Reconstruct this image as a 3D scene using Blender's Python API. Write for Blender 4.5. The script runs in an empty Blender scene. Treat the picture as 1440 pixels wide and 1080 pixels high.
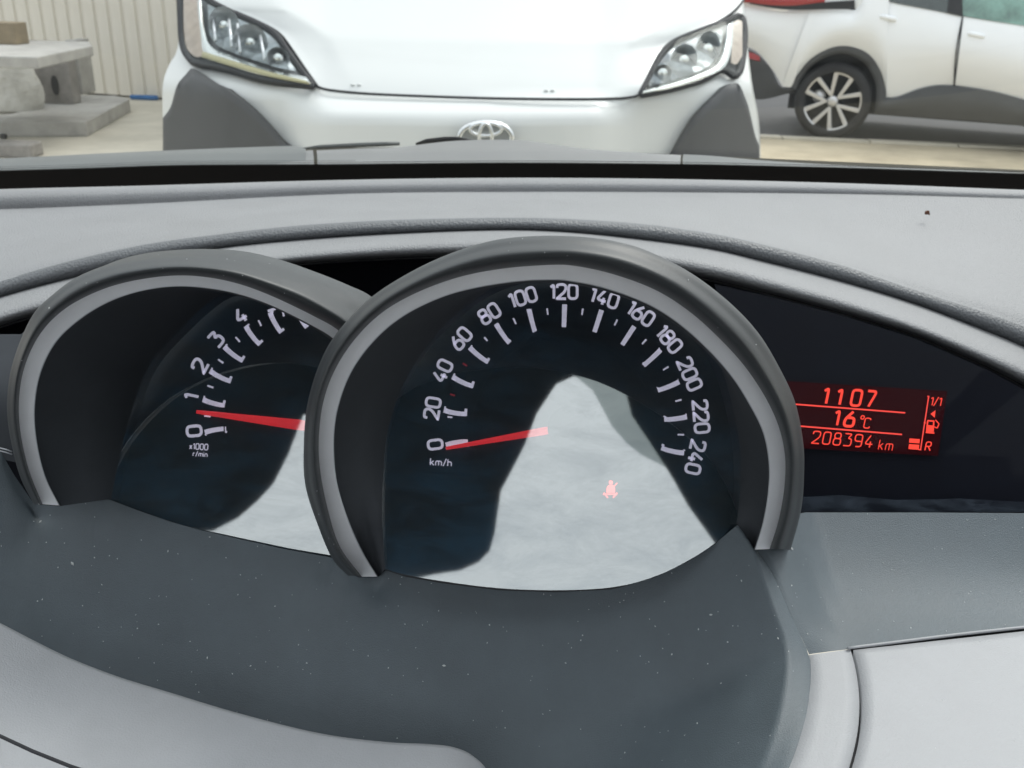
import bpy, bmesh, math, random
from mathutils import Vector, Matrix
from mathutils.geometry import tessellate_polygon
random.seed(7)
S = bpy.context.scene
COL = S.collection
R = math.radians
# ------------------------------------------------------------------ camera
FPX = 1300.0
CAM = Vector((0, 0, 1.3))
PITCH, ROLL = R(23.7), R(2.0)
fw = Vector((0, math.cos(PITCH), -math.sin(PITCH)))
r0 = Vector((1, 0, 0)); u0 = Vector((0, math.sin(PITCH), math.cos(PITCH)))
rt = r0 * math.cos(ROLL) + u0 * math.sin(ROLL)
up = u0 * math.cos(ROLL) - r0 * math.sin(ROLL)
cd = bpy.data.cameras.new('camera'); cam = bpy.data.objects.new('camera', cd); COL.objects.link(cam)
m = Matrix((rt, up, -fw)).transposed().to_4x4(); m.translation = CAM
cam.matrix_world = m
cd.sensor_width = 36; cd.lens = 36 * FPX / 1440
cd.clip_start = 0.01; cd.clip_end = 500
cd.dof.use_dof = True; cd.dof.focus_distance = 0.36; cd.dof.aperture_fstop = 30
S.camera = cam
# ------------------------------------------------------------------ light
w = bpy.data.worlds.new('World'); S.world = w; w.use_nodes = True
nt = w.node_tree; bg = nt.nodes['Background']
sky = nt.nodes.new('ShaderNodeTexSky'); sky.sky_type = 'NISHITA'; sky.sun_disc = False
SUN_EL, SUN_AZ = R(52), R(40)
sky.sun_elevation = SUN_EL; sky.sun_rotation = SUN_AZ
sky.dust_density = 6; sky.air_density = 1.0; sky.ozone_density = 1.0
hs = nt.nodes.new('ShaderNodeHueSaturation'); hs.inputs['Saturation'].default_value = 0.32
nt.links.new(sky.outputs[0], hs.inputs['Color']); 
# overcast deck: brighter overhead than at the horizon (CIE overcast distribution), mixed over the clear sky
tc = nt.nodes.new('ShaderNodeTexCoord'); sx_ = nt.nodes.new('ShaderNodeSeparateXYZ'); nt.links.new(tc.outputs['Generated'], sx_.inputs[0])
mr_ = nt.nodes.new('ShaderNodeMapRange'); mr_.inputs['From Min'].default_value = 0; mr_.inputs['From Max'].default_value = 1
mr_.inputs['To Min'].default_value = 2.7; mr_.inputs['To Max'].default_value = 5.2; nt.links.new(sx_.outputs['Z'], mr_.inputs['Value'])
cl_ = nt.nodes.new('ShaderNodeVectorMath'); cl_.operation = 'SCALE'; cl_.inputs[0].default_value = (.96, 1.0, 1.04); nt.links.new(mr_.outputs['Result'], cl_.inputs['Scale'])
no_ = nt.nodes.new('ShaderNodeTexNoise'); no_.inputs['Scale'].default_value = 2.2; no_.inputs['Detail'].default_value = 4; nt.links.new(tc.outputs['Generated'], no_.inputs['Vector'])
m3 = nt.nodes.new('ShaderNodeMapRange'); m3.inputs['To Min'].default_value = .88; m3.inputs['To Max'].default_value = 1.12; nt.links.new(no_.outputs['Fac'], m3.inputs['Value'])
c2_ = nt.nodes.new('ShaderNodeVectorMath'); c2_.operation = 'SCALE'; nt.links.new(cl_.outputs[0], c2_.inputs[0]); nt.links.new(m3.outputs['Result'], c2_.inputs['Scale'])
mx_ = nt.nodes.new('ShaderNodeMix'); mx_.data_type = 'RGBA'; mx_.inputs['Factor'].default_value = .8
nt.links.new(hs.outputs[0], mx_.inputs['A']); nt.links.new(c2_.outputs[0], mx_.inputs['B']); nt.links.new(mx_.outputs['Result'], bg.inputs['Color'])
bg.inputs['Strength'].default_value = 0.15
sd = bpy.data.lights.new('sun', 'SUN'); sd.energy = .8; sd.angle = R(25); sd.color = (1, .97, .92)
so = bpy.data.objects.new('sun', sd); COL.objects.link(so)
sdir = Vector((math.sin(SUN_AZ) * math.cos(SUN_EL), math.cos(SUN_AZ) * math.cos(SUN_EL), math.sin(SUN_EL)))
so.rotation_euler = sdir.to_track_quat('Z', 'Y').to_euler(); so.location = (0, 0, 20)
S.view_settings.view_transform = 'Standard'; S.view_settings.look = 'None'
S.view_settings.gamma = 1; S.view_settings.use_curve_mapping = False
S.view_settings.exposure = 1.35
S.cycles.max_bounces = 8; S.cycles.transparent_max_bounces = 12
S.cycles.caustics_reflective = False; S.cycles.caustics_refractive = False

# ------------------------------------------------------------------ geometry helpers
def ray(px, py): return fw + rt * ((px - 720) / FPX) - up * ((py - 540) / FPX)
def at(px, py, Y):
    d = ray(px, py); return CAM + d * (Y / d.y)
def atz(px, py, z):
    d = ray(px, py); return CAM + d * ((z - CAM.z) / d.z)
class Plane:
    def __init__(s, p, n): s.p = Vector(p); s.n = Vector(n).normalized()
    def hit(s, px, py, off=0.0):
        d = ray(px, py); q = s.p + s.n * off
        return CAM + d * ((q - CAM).dot(s.n) / d.dot(s.n))
def nrm(el, az=0):   # normal facing the driver: el up, az to +x
    return Vector((math.sin(R(az)) * math.cos(R(el)), -math.cos(R(az)) * math.cos(R(el)), math.sin(R(el))))
def cr(pts, n, closed=False):
    """Catmull-Rom through points (any dimension), n samples evenly by arc length"""
    P = [Vector(p) for p in pts]
    dense = []
    k = len(P)
    segs = k if closed else k - 1
    for i in range(segs):
        if closed: a, b, c, d = P[i - 1], P[i], P[(i + 1) % k], P[(i + 2) % k]
        else:
            b, c = P[i], P[i + 1]
            a = P[i - 1] if i > 0 else b + (b - c)
            d = P[i + 2] if i + 2 < k else c + (c - b)
        for j in range(12):
            t = j / 12
            dense.append(.5 * ((2 * b) + (c - a) * t + (2 * a - 5 * b + 4 * c - d) * t * t + (3 * b - 3 * c + d - a) * t ** 3))
    dense.append(P[0].copy() if closed else P[-1].copy())
    L = [0]
    for i in range(1, len(dense)): L.append(L[-1] + (dense[i] - dense[i - 1]).length)
    out = []; j = 0
    cnt = n if not closed else n + 1
    for i in range(cnt):
        s = L[-1] * i / (cnt - 1)
        while j < len(L) - 2 and L[j + 1] < s: j += 1
        t = (s - L[j]) / max(1e-12, L[j + 1] - L[j]); out.append(dense[j].lerp(dense[j + 1], min(1, t)))
    return out[:-1] if closed else out
def lerp_pts(a, b, t): return [p.lerp(q, t) for p, q in zip(a, b)]
class MB:
    def __init__(s): s.v = []; s.f = []
    def add(s, vs, fs):
        k = len(s.v); s.v += [Vector(x) for x in vs]; s.f += [tuple(i + k for i in f) for f in fs]
    def grid(s, rows, wrap=False):
        n = len(rows[0]); k = len(s.v)
        for r in rows: s.v += [Vector(p) for p in r]
        for i in range(len(rows) - 1):
            for j in range(n - (0 if wrap else 1)):
                j2 = (j + 1) % n
                s.f.append((k + i * n + j, k + i * n + j2, k + (i + 1) * n + j2, k + (i + 1) * n + j))
    def box(s, c, sx, sy, sz, rot=None, taper=1):
        vs = []
        for z in (-.5, .5):
            t = 1 if z < 0 else taper
            for x, y in ((-.5, -.5), (.5, -.5), (.5, .5), (-.5, .5)):
                v = Vector((x * sx * t, y * sy * t, z * sz))
                if rot: v = rot @ v
                vs.append(Vector(c) + v)
        s.add(vs, [(0, 3, 2, 1), (4, 5, 6, 7), (0, 1, 5, 4), (1, 2, 6, 5), (2, 3, 7, 6), (3, 0, 4, 7)])
    def tube(s, pts, r, n=8, closed=False, radii=None):
        P = [Vector(p) for p in pts]; rows = []; nn = len(P); ref = None
        for i, p in enumerate(P):
            if closed: t = (P[(i + 1) % nn] - P[i - 1]).normalized()
            else: t = (P[min(i + 1, nn - 1)] - P[max(i - 1, 0)]).normalized()
            if ref is None: ref = Vector((0, 0, 1)) if abs(t.z) < .9 else Vector((0, 1, 0))
            a = t.cross(ref).normalized(); b = a.cross(t); ref = b
            rr = radii[i] if radii else r
            rows.append([p + (a * math.cos(2 * math.pi * k / n) + b * math.sin(2 * math.pi * k / n)) * rr for k in range(n)])
        if closed: rows.append(rows[0])
        s.grid(rows, wrap=True)
        if not closed:
            k = len(s.v); s.add([P[0]] + rows[0] + [P[-1]] + rows[-1], [(0, 1 + (j + 1) % n, 1 + j) for j in range(n)] + [(n + 1, n + 2 + j, n + 2 + (j + 1) % n) for j in range(n)])
def smooth_rows(rows, k):
    """insert k-1 extra rows between every two rows, spline across rows"""
    out = []
    n = len(rows)
    for i in range(n - 1):
        b, c = rows[i], rows[i + 1]
        a = rows[i - 1] if i else [2 * p - q for p, q in zip(b, c)]
        d = rows[i + 2] if i + 2 < n else [2 * q - p for p, q in zip(b, c)]
        for j in range(k):
            t = j / k
            out.append([.5 * ((2 * q) + (r_ - p) * t + (2 * p - 5 * q + 4 * r_ - s_) * t * t + (3 * q - 3 * r_ + s_ - p) * t ** 3) for p, q, r_, s_ in zip(a, b, c, d)])
    out.append(rows[-1]); return out
def wroot(o):
    v = Vector((0, 0, 0))
    while o: v += o.location; o = o.parent
    return v
def put(name, mb, mat, parent=None, smooth=True, label=None, kind=None, solid=0, bevel=0, loc=None):
    me = bpy.data.meshes.new(name)
    o = bpy.data.objects.new(name, me)
    if loc is not None and parent is None: o.location = loc
    off = wroot(parent) if parent else (Vector(loc) if loc is not None else Vector((0, 0, 0)))
    me.from_pydata([tuple(v - off) for v in mb.v], [], mb.f); me.update()
    bm = bmesh.new(); bm.from_mesh(me); bmesh.ops.remove_doubles(bm, verts=bm.verts, dist=1e-6)
    bmesh.ops.recalc_face_normals(bm, faces=bm.faces); bm.to_mesh(me); bm.free()
    me.materials.append(mat)
    for p in me.polygons: p.use_smooth = smooth
    COL.objects.link(o)
    if parent: o.parent = parent
    if label: o['label'] = label
    if kind: o['kind'] = kind
    if solid:
        md = o.modifiers.new('thick', 'SOLIDIFY'); md.thickness = solid; md.offset = -1
    if bevel:
        md = o.modifiers.new('edge', 'BEVEL'); md.width = bevel; md.segments = 2; md.limit_method = 'ANGLE'
    return o
def thing(name, label, cat, loc, group=None):
    o = bpy.data.objects.new(name, None); COL.objects.link(o); o.location = loc; o.empty_display_size = .05
    o['label'] = label; o['category'] = cat
    if group: o['group'] = group
    return o
def tag(o, label, cat, group=None):
    o['label'] = label; o['category'] = cat
    if group: o['group'] = group
    return o
def orient(o, toward):
    """flip faces so that they look towards a point (open sheets)"""
    me = o.data; off = wroot(o); s = 0
    for p in me.polygons: s += p.normal.dot((Vector(toward) - (p.center + off)).normalized()) * p.area
    if s < 0: me.flip_normals()
    return o

# ------------------------------------------------------------------ materials
def mat(name, c, rough=.5, metal=0.0, spec=.5, emit=None, es=1, bump=None, var=None, coat=0, speck=None):
    mt = bpy.data.materials.new(name); mt.use_nodes = True; t = mt.node_tree; b = t.nodes['Principled BSDF']
    b.inputs['Base Color'].default_value = (*c, 1); b.inputs['Roughness'].default_value = rough
    b.inputs['Metallic'].default_value = metal; b.inputs['Specular IOR Level'].default_value = spec
    if coat: b.inputs['Coat Weight'].default_value = coat; b.inputs['Coat Roughness'].default_value = .04
    if emit: b.inputs['Emission Color'].default_value = (*emit, 1); b.inputs['Emission Strength'].default_value = es
    co = t.nodes.new('ShaderNodeTexCoord')
    if var:   # (scale, amount) noise on colour
        no = t.nodes.new('ShaderNodeTexNoise'); no.inputs['Scale'].default_value = var[0]; no.inputs['Detail'].default_value = 6
        no.inputs['Roughness'].default_value = .65
        t.links.new(co.outputs['Object'], no.inputs['Vector'])
        rp = t.nodes.new('ShaderNodeValToRGB'); rp.color_ramp.elements[0].position = .3; rp.color_ramp.elements[1].position = .7
        rp.color_ramp.elements[0].color = (*[x * (1 - var[1]) for x in c], 1); rp.color_ramp.elements[1].color = (*[min(1, x * (1 + var[1])) for x in c], 1)
        t.links.new(no.outputs['Fac'], rp.inputs['Fac']); t.links.new(rp.outputs['Color'], b.inputs['Base Color'])
        mr = t.nodes.new('ShaderNodeMapRange'); mr.inputs['To Min'].default_value = rough * .85; mr.inputs['To Max'].default_value = min(1, rough * 1.2)
        t.links.new(no.outputs['Fac'], mr.inputs['Value']); t.links.new(mr.outputs['Result'], b.inputs['Roughness'])
    if bump:  # list of (kind, scale, distance, strength)
        prev = None
        for kind, sc, dist, st in bump:
            n = t.nodes.new('ShaderNodeTexVoronoi' if kind == 'v' else 'ShaderNodeTexNoise')
            n.inputs['Scale'].default_value = sc
            if kind == 'n': n.inputs['Detail'].default_value = 3
            t.links.new(co.outputs['Object'], n.inputs['Vector'])
            bu = t.nodes.new('ShaderNodeBump'); bu.inputs['Distance'].default_value = dist; bu.inputs['Strength'].default_value = st
            t.links.new(n.outputs['Distance' if kind == 'v' else 'Fac'], bu.inputs['Height'])
            if prev: t.links.new(prev.outputs['Normal'], bu.inputs['Normal'])
            prev = bu
        t.links.new(prev.outputs['Normal'], b.inputs['Normal'])
    return mt
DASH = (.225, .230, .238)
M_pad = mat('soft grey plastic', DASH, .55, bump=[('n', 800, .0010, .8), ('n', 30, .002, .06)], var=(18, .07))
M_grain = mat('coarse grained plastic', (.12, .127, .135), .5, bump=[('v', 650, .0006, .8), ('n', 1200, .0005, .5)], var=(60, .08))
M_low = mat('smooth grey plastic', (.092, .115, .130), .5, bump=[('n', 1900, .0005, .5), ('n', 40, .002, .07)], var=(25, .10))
M_lid_lit = mat('lid plastic lightened', (.43, .44, .455), .55, bump=[('n', 1400, .0004, .45)], var=(20, .06))  # same plastic as the lid, lightened to make up for missing light
M_lid_dim = mat('lid plastic darkened', (.34, .35, .365), .55, bump=[('n', 1400, .0004, .45)], var=(20, .06))  # same plastic as the ledge, darkened where the render is lit too strongly
M_hood = mat('hood grey plastic', (.040, .045, .048), .46, spec=.5, bump=[('n', 1500, .0003, .2)], var=(40, .06))
M_silver = mat('satin silver trim', (.84, .85, .87), .45, metal=.1, bump=[('n', 1800, .0002, .15)], var=(60, .04))
M_line = mat('bright silver edge', (.55, .57, .6), .35, metal=.4)
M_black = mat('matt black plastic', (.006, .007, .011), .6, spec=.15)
M_wall = mat('dark inner plastic', (.062, .068, .076), .75, spec=.15, var=(40, .1))
M_dial = mat('black dial', (.006, .009, .013), .5)
M_dial2 = mat('dial disc', (.012, .014, .018), .35)
M_num = mat('white dial print', (.85, .82, .93), .5, emit=(.85, .82, 1), es=.28)
M_dimred = mat('red dial print', (.35, .03, .04), .5, emit=(1, .05, .08), es=.08)
M_needle = mat('red needle', (.8, .03, .04), .4, emit=(1, .04, .05), es=.3)
M_lcd = mat('lit red segment', (.2, .01, .008), .5, emit=(1, .06, .03), es=.46)
M_lcdl = mat('lit red line', (.2, .01, .008), .5, emit=(1, .075, .05), es=.42)
M_lcdbg = mat('red backlit screen', (.012, .001, .002), .7, spec=.1, emit=(1, .02, .04), es=.006)
M_warn = mat('lit warning lamp', (.5, .05, .05), .5, emit=(1, .10, .08), es=.8)
M_seam = mat('dark shut gap', (.02, .021, .025), .7)
M_dust = mat('dust', (.6, .62, .62), .9)
M_crumb = mat('brown crumb', (.12, .05, .03), .9)
M_frit = mat('black ceramic band', (.004, .004, .006), .9, spec=.1)
M_white = mat('white car paint', (.66, .68, .67), .35, coat=.6, var=(2.5, .015))
M_white2 = mat('bright white car paint', (.86, .88, .90), .3, coat=.5, var=(2.5, .015))
M_clad = mat('grey bumper plastic', (.062, .065, .07), .6, bump=[('n', 300, .001, .2)], var=(5, .12))
M_tyre = mat('tyre rubber', (.025, .025, .027), .8, var=(20, .2))
M_alloy = mat('alloy rim', (.62, .62, .63), .3, metal=.7)
M_alloyd = mat('rim gap dark', (.02, .02, .022), .5)
M_chrome = mat('chrome', (.8, .82, .82), .18, metal=1)
M_refl = mat('lamp reflector', (.66, .69, .72), .42, metal=.6, bump=[('v', 28, .01, .6)])
M_lampd = mat('lamp housing dark', (.12, .13, .14), .35, var=(20, .4))
M_amber = mat('pale amber lamp', (.45, .36, .30), .3, var=(25, .25))
M_redl = mat('red tail lamp', (.35, .01, .02), .2, coat=1)
M_carwin = mat('car window', (.03, .045, .045), .08, coat=1, var=(3, .5))
M_corr = mat('cream metal sheet', (.70, .66, .58), .55, var=(3, .05))
M_conc = mat('grey concrete', (.40, .39, .37), .85, bump=[('n', 30, .01, .4)], var=(5, .2))
M_concd = mat('grey concrete block', (.27, .255, .24), .85, bump=[('n', 30, .01, .4)], var=(7, .3))
M_wrap = mat('milky plastic wrap', (.66, .65, .61), .35, bump=[('n', 9, .05, .6)], var=(7, .15))
M_tan = mat('tan block', (.26, .21, .14), .8, var=(10, .2))
M_blue = mat('blue plastic', (.02, .12, .32), .5, var=(15, .3))
M_asph = mat('asphalt', (.055, .055, .058), .85, bump=[('n', 60, .01, .4)], var=(4, .3))
M_pave = mat('pale sandy paving', (.50, .43, .31), .9, bump=[('n', 50, .01, .4)], var=(2.2, .22))
M_kerb = mat('pale kerb stone', (.52, .48, .40), .85, var=(8, .1))
M_yard = mat('dusty concrete yard', (.50, .47, .40), .9, bump=[('n', 20, .01, .3)], var=(1.6, .2))
M_own = mat('dusty dark car plastic', (.11, .12, .12), .55, var=(9, .15))
M_own2 = mat('light scuttle plastic', (.17, .175, .175), .5, var=(9, .12))
M_liner = mat('headliner_mask', (.03, .045, .06), .95)
M_cabin = mat('dark cabin trim', (.03, .03, .032), .9)

def glass(name, tint, gloss, rough=.0, dustc=None, dust=0, scale=20):
    mt = bpy.data.materials.new(name); mt.use_nodes = True; t = mt.node_tree; t.nodes.remove(t.nodes['Principled BSDF'])
    out = t.nodes['Material Output']; tr = t.nodes.new('ShaderNodeBsdfTransparent'); tr.inputs[0].default_value = (*tint, 1)
    gl = t.nodes.new('ShaderNodeBsdfGlossy'); gl.inputs['Roughness'].default_value = rough; gl.inputs['Color'].default_value = (.95, 1, .98, 1)
    fr = t.nodes.new('ShaderNodeFresnel'); fr.inputs['IOR'].default_value = 1.5
    mp = t.nodes.new('ShaderNodeMath'); mp.operation = 'MULTIPLY'; mp.inputs[1].default_value = gloss
    t.links.new(fr.outputs[0], mp.inputs[0]); mp.use_clamp = True
    mx = t.nodes.new('ShaderNodeMixShader'); t.links.new(mp.outputs[0], mx.inputs[0]); t.links.new(tr.outputs[0], mx.inputs[1]); t.links.new(gl.outputs[0], mx.inputs[2])
    last = mx
    if dust:
        df = t.nodes.new('ShaderNodeBsdfDiffuse'); df.inputs[0].default_value = (*dustc, 1)
        co = t.nodes.new('ShaderNodeTexCoord'); mpg = t.nodes.new('ShaderNodeMapping'); mpg.inputs['Scale'].default_value = (1, 1.0, 2.6); mpg.inputs['Rotation'].default_value = (0, .7, 0)
        t.links.new(co.outputs['Object'], mpg.inputs[0])
        no = t.nodes.new('ShaderNodeTexNoise'); no.inputs['Scale'].default_value = scale; no.inputs['Detail'].default_value = 8; no.inputs['Roughness'].default_value = .7; no.inputs['Distortion'].default_value = .4
        t.links.new(mpg.outputs[0], no.inputs['Vector'])
        rp = t.nodes.new('ShaderNodeValToRGB'); rp.color_ramp.elements[0].position = .42; rp.color_ramp.elements[1].position = .8
        rp.color_ramp.elements[0].color = (dust * .12,) * 3 + (1,); rp.color_ramp.elements[1].color = (dust,) * 3 + (1,)
        t.links.new(no.outputs['Fac'], rp.inputs['Fac'])
        m2 = t.nodes.new('ShaderNodeMixShader'); t.links.new(rp.outputs['Color'], m2.inputs[0]); t.links.new(mx.outputs[0], m2.inputs[1]); t.links.new(df.outputs[0], m2.inputs[2]); last = m2
    t.links.new(last.outputs[0], out.inputs['Surface']); return mt
G_wind = glass('windscreen glass', (.785, .805, .795), .04)
G_lens = glass('gauge lens', (.93, .95, .97), 10.0, .03, (.06, .16, .26), .34, 30)
G_disp = glass('display window', (.9, .9, .95), .08, .02, (.06, .10, .16), .035, 30)
G_lamp = glass('lamp cover', (.93, .95, .94), .25, .0)

# ------------------------------------------------------------------ stroke lettering
GL = {
 '0': (.62, [([(0, 0), (.62, 0), (.62, 1), (0, 1)], 1)]), '1': (.27, [([(0, .8), (.24, 1), (.24, 0)], 0)]),
 '2': (.62, [([(0, .75), (0, 1), (.62, 1), (.62, .55), (0, .02), (0, 0), (.64, 0)], 0)]),
 '3': (.62, [([(0, 1), (.62, 1), (.28, .6), (.62, .6), (.62, 0), (0, 0)], 0)]),
 '4': (.68, [([(.42, 1), (0, .27), (.68, .27)], 0), ([(.48, .5), (.48, 0)], 0)]),
 '5': (.62, [([(.58, 1), (0, 1), (0, .58), (.62, .58), (.62, 0), (0, 0)], 0)]),
 '6': (.62, [([(.46, 1), (0, .45), (0, 0), (.62, 0), (.62, .58), (.08, .58)], 0)]),
 '7': (.6, [([(0, 1), (.6, 1), (.22, 0)], 0)]),
 '8': (.62, [([(.04, .54), (.58, .54), (.58, 1), (.04, 1)], 1), ([(0, 0), (.62, 0), (.62, .54), (0, .54)], 1)]),
 '9': (.62, [([(.14, 0), (.62, .0), (.62, 1), (0, 1), (0, .44), (.6, .44)], 0)]),
 'k': (.5, [([(0, 0), (0, 1)], 0), ([(.45, .65), (0, .28)], 0), ([(.14, .38), (.5, 0)], 0)]),
 'm': (.84, [([(0, 0), (0, .65), (.84, .65), (.84, 0)], 0), ([(.42, .65), (.42, 0)], 0)]),
 'h': (.5, [([(0, 0), (0, 1)], 0), ([(0, .62), (.5, .62), (.5, 0)], 0)]), '/': (.4, [([(0, -.05), (.4, 1.05)], 0)]),
 'x': (.45, [([(0, 0), (.45, .65)], 0), ([(0, .65), (.45, 0)], 0)]), 'r': (.35, [([(0, 0), (0, .65), (.35, .65)], 0)]),
 'i': (.02, [([(0, 0), (0, .65)], 0), ([(0, .86), (0, .98)], 0)]), 'n': (.5, [([(0, 0), (0, .65), (.5, .65), (.5, 0)], 0)]),
 'R': (.58, [([(0, 0), (0, 1), (.56, 1), (.56, .48), (0, .48)], 0), ([(.28, .48), (.58, 0)], 0)]),
 'C': (.55, [([(.55, .82), (.55, 1), (0, 1), (0, 0), (.55, 0), (.55, .18)], 0)]),
 'o': (.3, [([(0, .68), (.3, .68), (.3, 1), (0, 1)], 1)]), 'D': (.5, [([(0, .0), (.3, 0), (.3, 1), (0, 1)], 0)]),
}
def rounded(P, closed, r):
    P = [Vector(p) for p in P]; n = len(P); out = []
    for i in range(n):
        if not closed and i in (0, n - 1): out.append(P[i]); continue
        a, b, c = P[i - 1], P[i], P[(i + 1) % n]
        ra = min(r, (a - b).length * .48); rc = min(r, (c - b).length * .48)
        p = b + (a - b).normalized() * ra; q = b + (c - b).normalized() * rc
        for k in range(5):
            t = k / 4; out.append((1 - t) ** 2 * p + 2 * t * (1 - t) * b + t * t * q)
    return out
def ribbon(P, closed, hw):
    n = len(P); L = []; Rr = []
    for i in range(n):
        a = P[i - 1] if (closed or i > 0) else None
        c = P[(i + 1) % n] if (closed or i < n - 1) else None
        b = P[i]
        d1 = (b - a).normalized() if a is not None and (b - a).length > 1e-9 else None
        d2 = (c - b).normalized() if c is not None and (c - b).length > 1e-9 else None
        d1 = d1 or d2; d2 = d2 or d1
        t = (d1 + d2)
        t = t.normalized() if t.length > 1e-6 else d1
        nn = Vector((-t.y, t.x)); k = 1 / max(.45, abs(nn.dot(Vector((-d1.y, d1.x)))))
        L.append(b + nn * hw * k); Rr.append(b - nn * hw * k)
    return L, Rr
def lettering(name, s, cpx, hpx, rotdeg, plane, material, parent, stroke=.16, wide=1.0, gap=.25, off=.0006, thick=.0003, rnd=.28, shear=0, mono=None, label=None):
    """characters laid on a plane in the scene, centred where pixel cpx meets it"""
    adv = 0; items = []
    for ch in s:
        if ch == ' ': adv += (mono or .5); continue
        wd, st = GL[ch]
        if mono: items.append((adv + (mono - wd) / 2 - (.12 if ch == '1' else 0), ch)); adv += mono
        else: items.append((adv, ch)); adv += wd + gap
    tot = adv - (0 if mono else gap)
    mb = MB(); a = R(rotdeg); ca, sa = math.cos(a), math.sin(a)
    def P(x, y, o):
        X = (x - tot / 2) * wide * hpx + (y - .5) * shear * hpx; Yy = (y - .5) * hpx
        return plane.hit(cpx[0] + X * ca + Yy * sa, cpx[1] + X * sa - Yy * ca, o)
    for x0, ch in items:
        for pts, cl in GL[ch][1]:
            q = rounded(pts, cl, rnd)
            L, Rr = ribbon([Vector((p.x * 1.0, p.y)) for p in q], cl, stroke / 2)
            rows = [[P(x0 + p.x, p.y, off) for p in L], [P(x0 + p.x, p.y, off + thick) for p in L], [P(x0 + p.x, p.y, off + thick) for p in Rr], [P(x0 + p.x, p.y, off) for p in Rr]]
            if cl: rows = [r_ + [r_[0]] for r_ in rows]
            mb.grid(rows)
    return put(name, mb, material, parent, smooth=False, label=label)
def slab(name, poly, plane, material, parent, off, thick, label=None, mb=None, kind=None):
    """flat plate with outline given on the plane"""
    m_ = mb or MB(); n = len(poly)
    top = [plane.hit(x, y, off + thick) for x, y in poly]; bot = [plane.hit(x, y, off) for x, y in poly]
    tri = tessellate_polygon([[Vector((x, y, 0)) for x, y in poly]])
    m_.add(top + bot, [tuple(t) for t in tri] + [(i, (i + 1) % n, n + (i + 1) % n, n + i) for i in range(n)])
    if mb: return None
    return put(name, m_, material, parent, smooth=False, label=label, kind=kind)
def bar(p, q, w0, w1):   # 4-corner polygon along p-q in pixels
    d = (Vector(q) - Vector(p)).normalized(); n = Vector((-d.y, d.x)); p = Vector(p); q = Vector(q)
    return [tuple(p + n * w0 / 2), tuple(q + n * w1 / 2), tuple(q - n * w1 / 2), tuple(p - n * w0 / 2)]

# ================================================================== GROUND
def quadz(name, pts, m_, z, kind='structure', sub=1):
    mb = MB(); mb.add([(x, y, z) for x, y in pts] , [tuple(range(len(pts)))])
    return put(name, mb, m_, smooth=False, kind=kind)
quadz('ground', [(-150, -60), (150, -60), (150, 260), (-150, 260)], M_yard, 0.0)
# asphalt lane under the parked hatchback and pale paving strip in front of it
gA = atz(1066, 193, 0); gB = atz(1440, 209, 0); dk = (gB - gA).normalized(); nk = Vector((-dk.y, dk.x, 0))
def kp(t, s): p = gA + dk * t + nk * s; return (p.x, p.y)
quadz('road', [kp(-2.2, 0), kp(30, 0), kp(30, 30), kp(-2.2, 30)], M_asph, .004)
quadz('pavement', [kp(-2.2, -.14), kp(-2.2, -5), kp(30, -5), kp(30, -.14)], M_pave, .008)
kr = thing('kerb', 'long pale kerb of stones between the dark road and the sandy paving', 'kerb', (kp(0, 0)[0], kp(0, 0)[1], 0))
for i in range(14):
    mb = MB(); a0 = -2.2 + i * .8; pts = [kp(a0 + .006, -.135), kp(a0 + .794, -.135), kp(a0 + .794, -.005), kp(a0 + .006, -.005)]
    z = .03 + random.uniform(-.003, .003)
    mb.add([(x, y, -.02) for x, y in pts] + [(x, y, z) for x, y in pts], [(4, 5, 6, 7), (0, 1, 5, 4), (1, 2, 6, 5), (2, 3, 7, 6), (3, 0, 4, 7)])
    put('kerb_stone', mb, M_kerb, kr, smooth=False, bevel=.005)

# ================================================================== LEFT YARD: ribbed wall, slabs
wb = atz(60, 128, 0); wc = atz(225, 140, 0)
wd = (wc - wb); wd.z = 0; wd.normalize(); wn = Vector((wd.y, -wd.x, 0))
if wn.y > 0: wn = -wn
wall = thing('ribbed_wall', 'cream ribbed metal wall standing behind the concrete slabs', 'wall', tuple(wb))
pw = .165
mbp = MB()
prof = [(0, 0), (.012, -.0), (.02, .018), (.075, .022), (.14, .018), (.15, 0), (pw - .002, 0)]
rows = []
for z in (.02, 1.2, 2.6, 4.0): rows.append([wb + wd * x + wn * y + Vector((0, 0, z)) for x, y in prof])
mbp.grid(rows)
p0 = put('panel', mbp, M_corr, wall, smooth=False, solid=.004)
for i in range(-14, 34):
    if i == 0: continue
    c = p0.copy(); COL.objects.link(c); c.parent = wall; c.location = wd * pw * i
mb = MB(); mb.box(wb + wd * 2 - wn * .05 + Vector((0, 0, 2)), 9, .03, 4, Matrix.Rotation(math.atan2(wd.y, wd.x), 3, 'Z'))
put('backing', mb, mat('wall backing', (.2, .18, .16), .8), wall, smooth=False)

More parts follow.
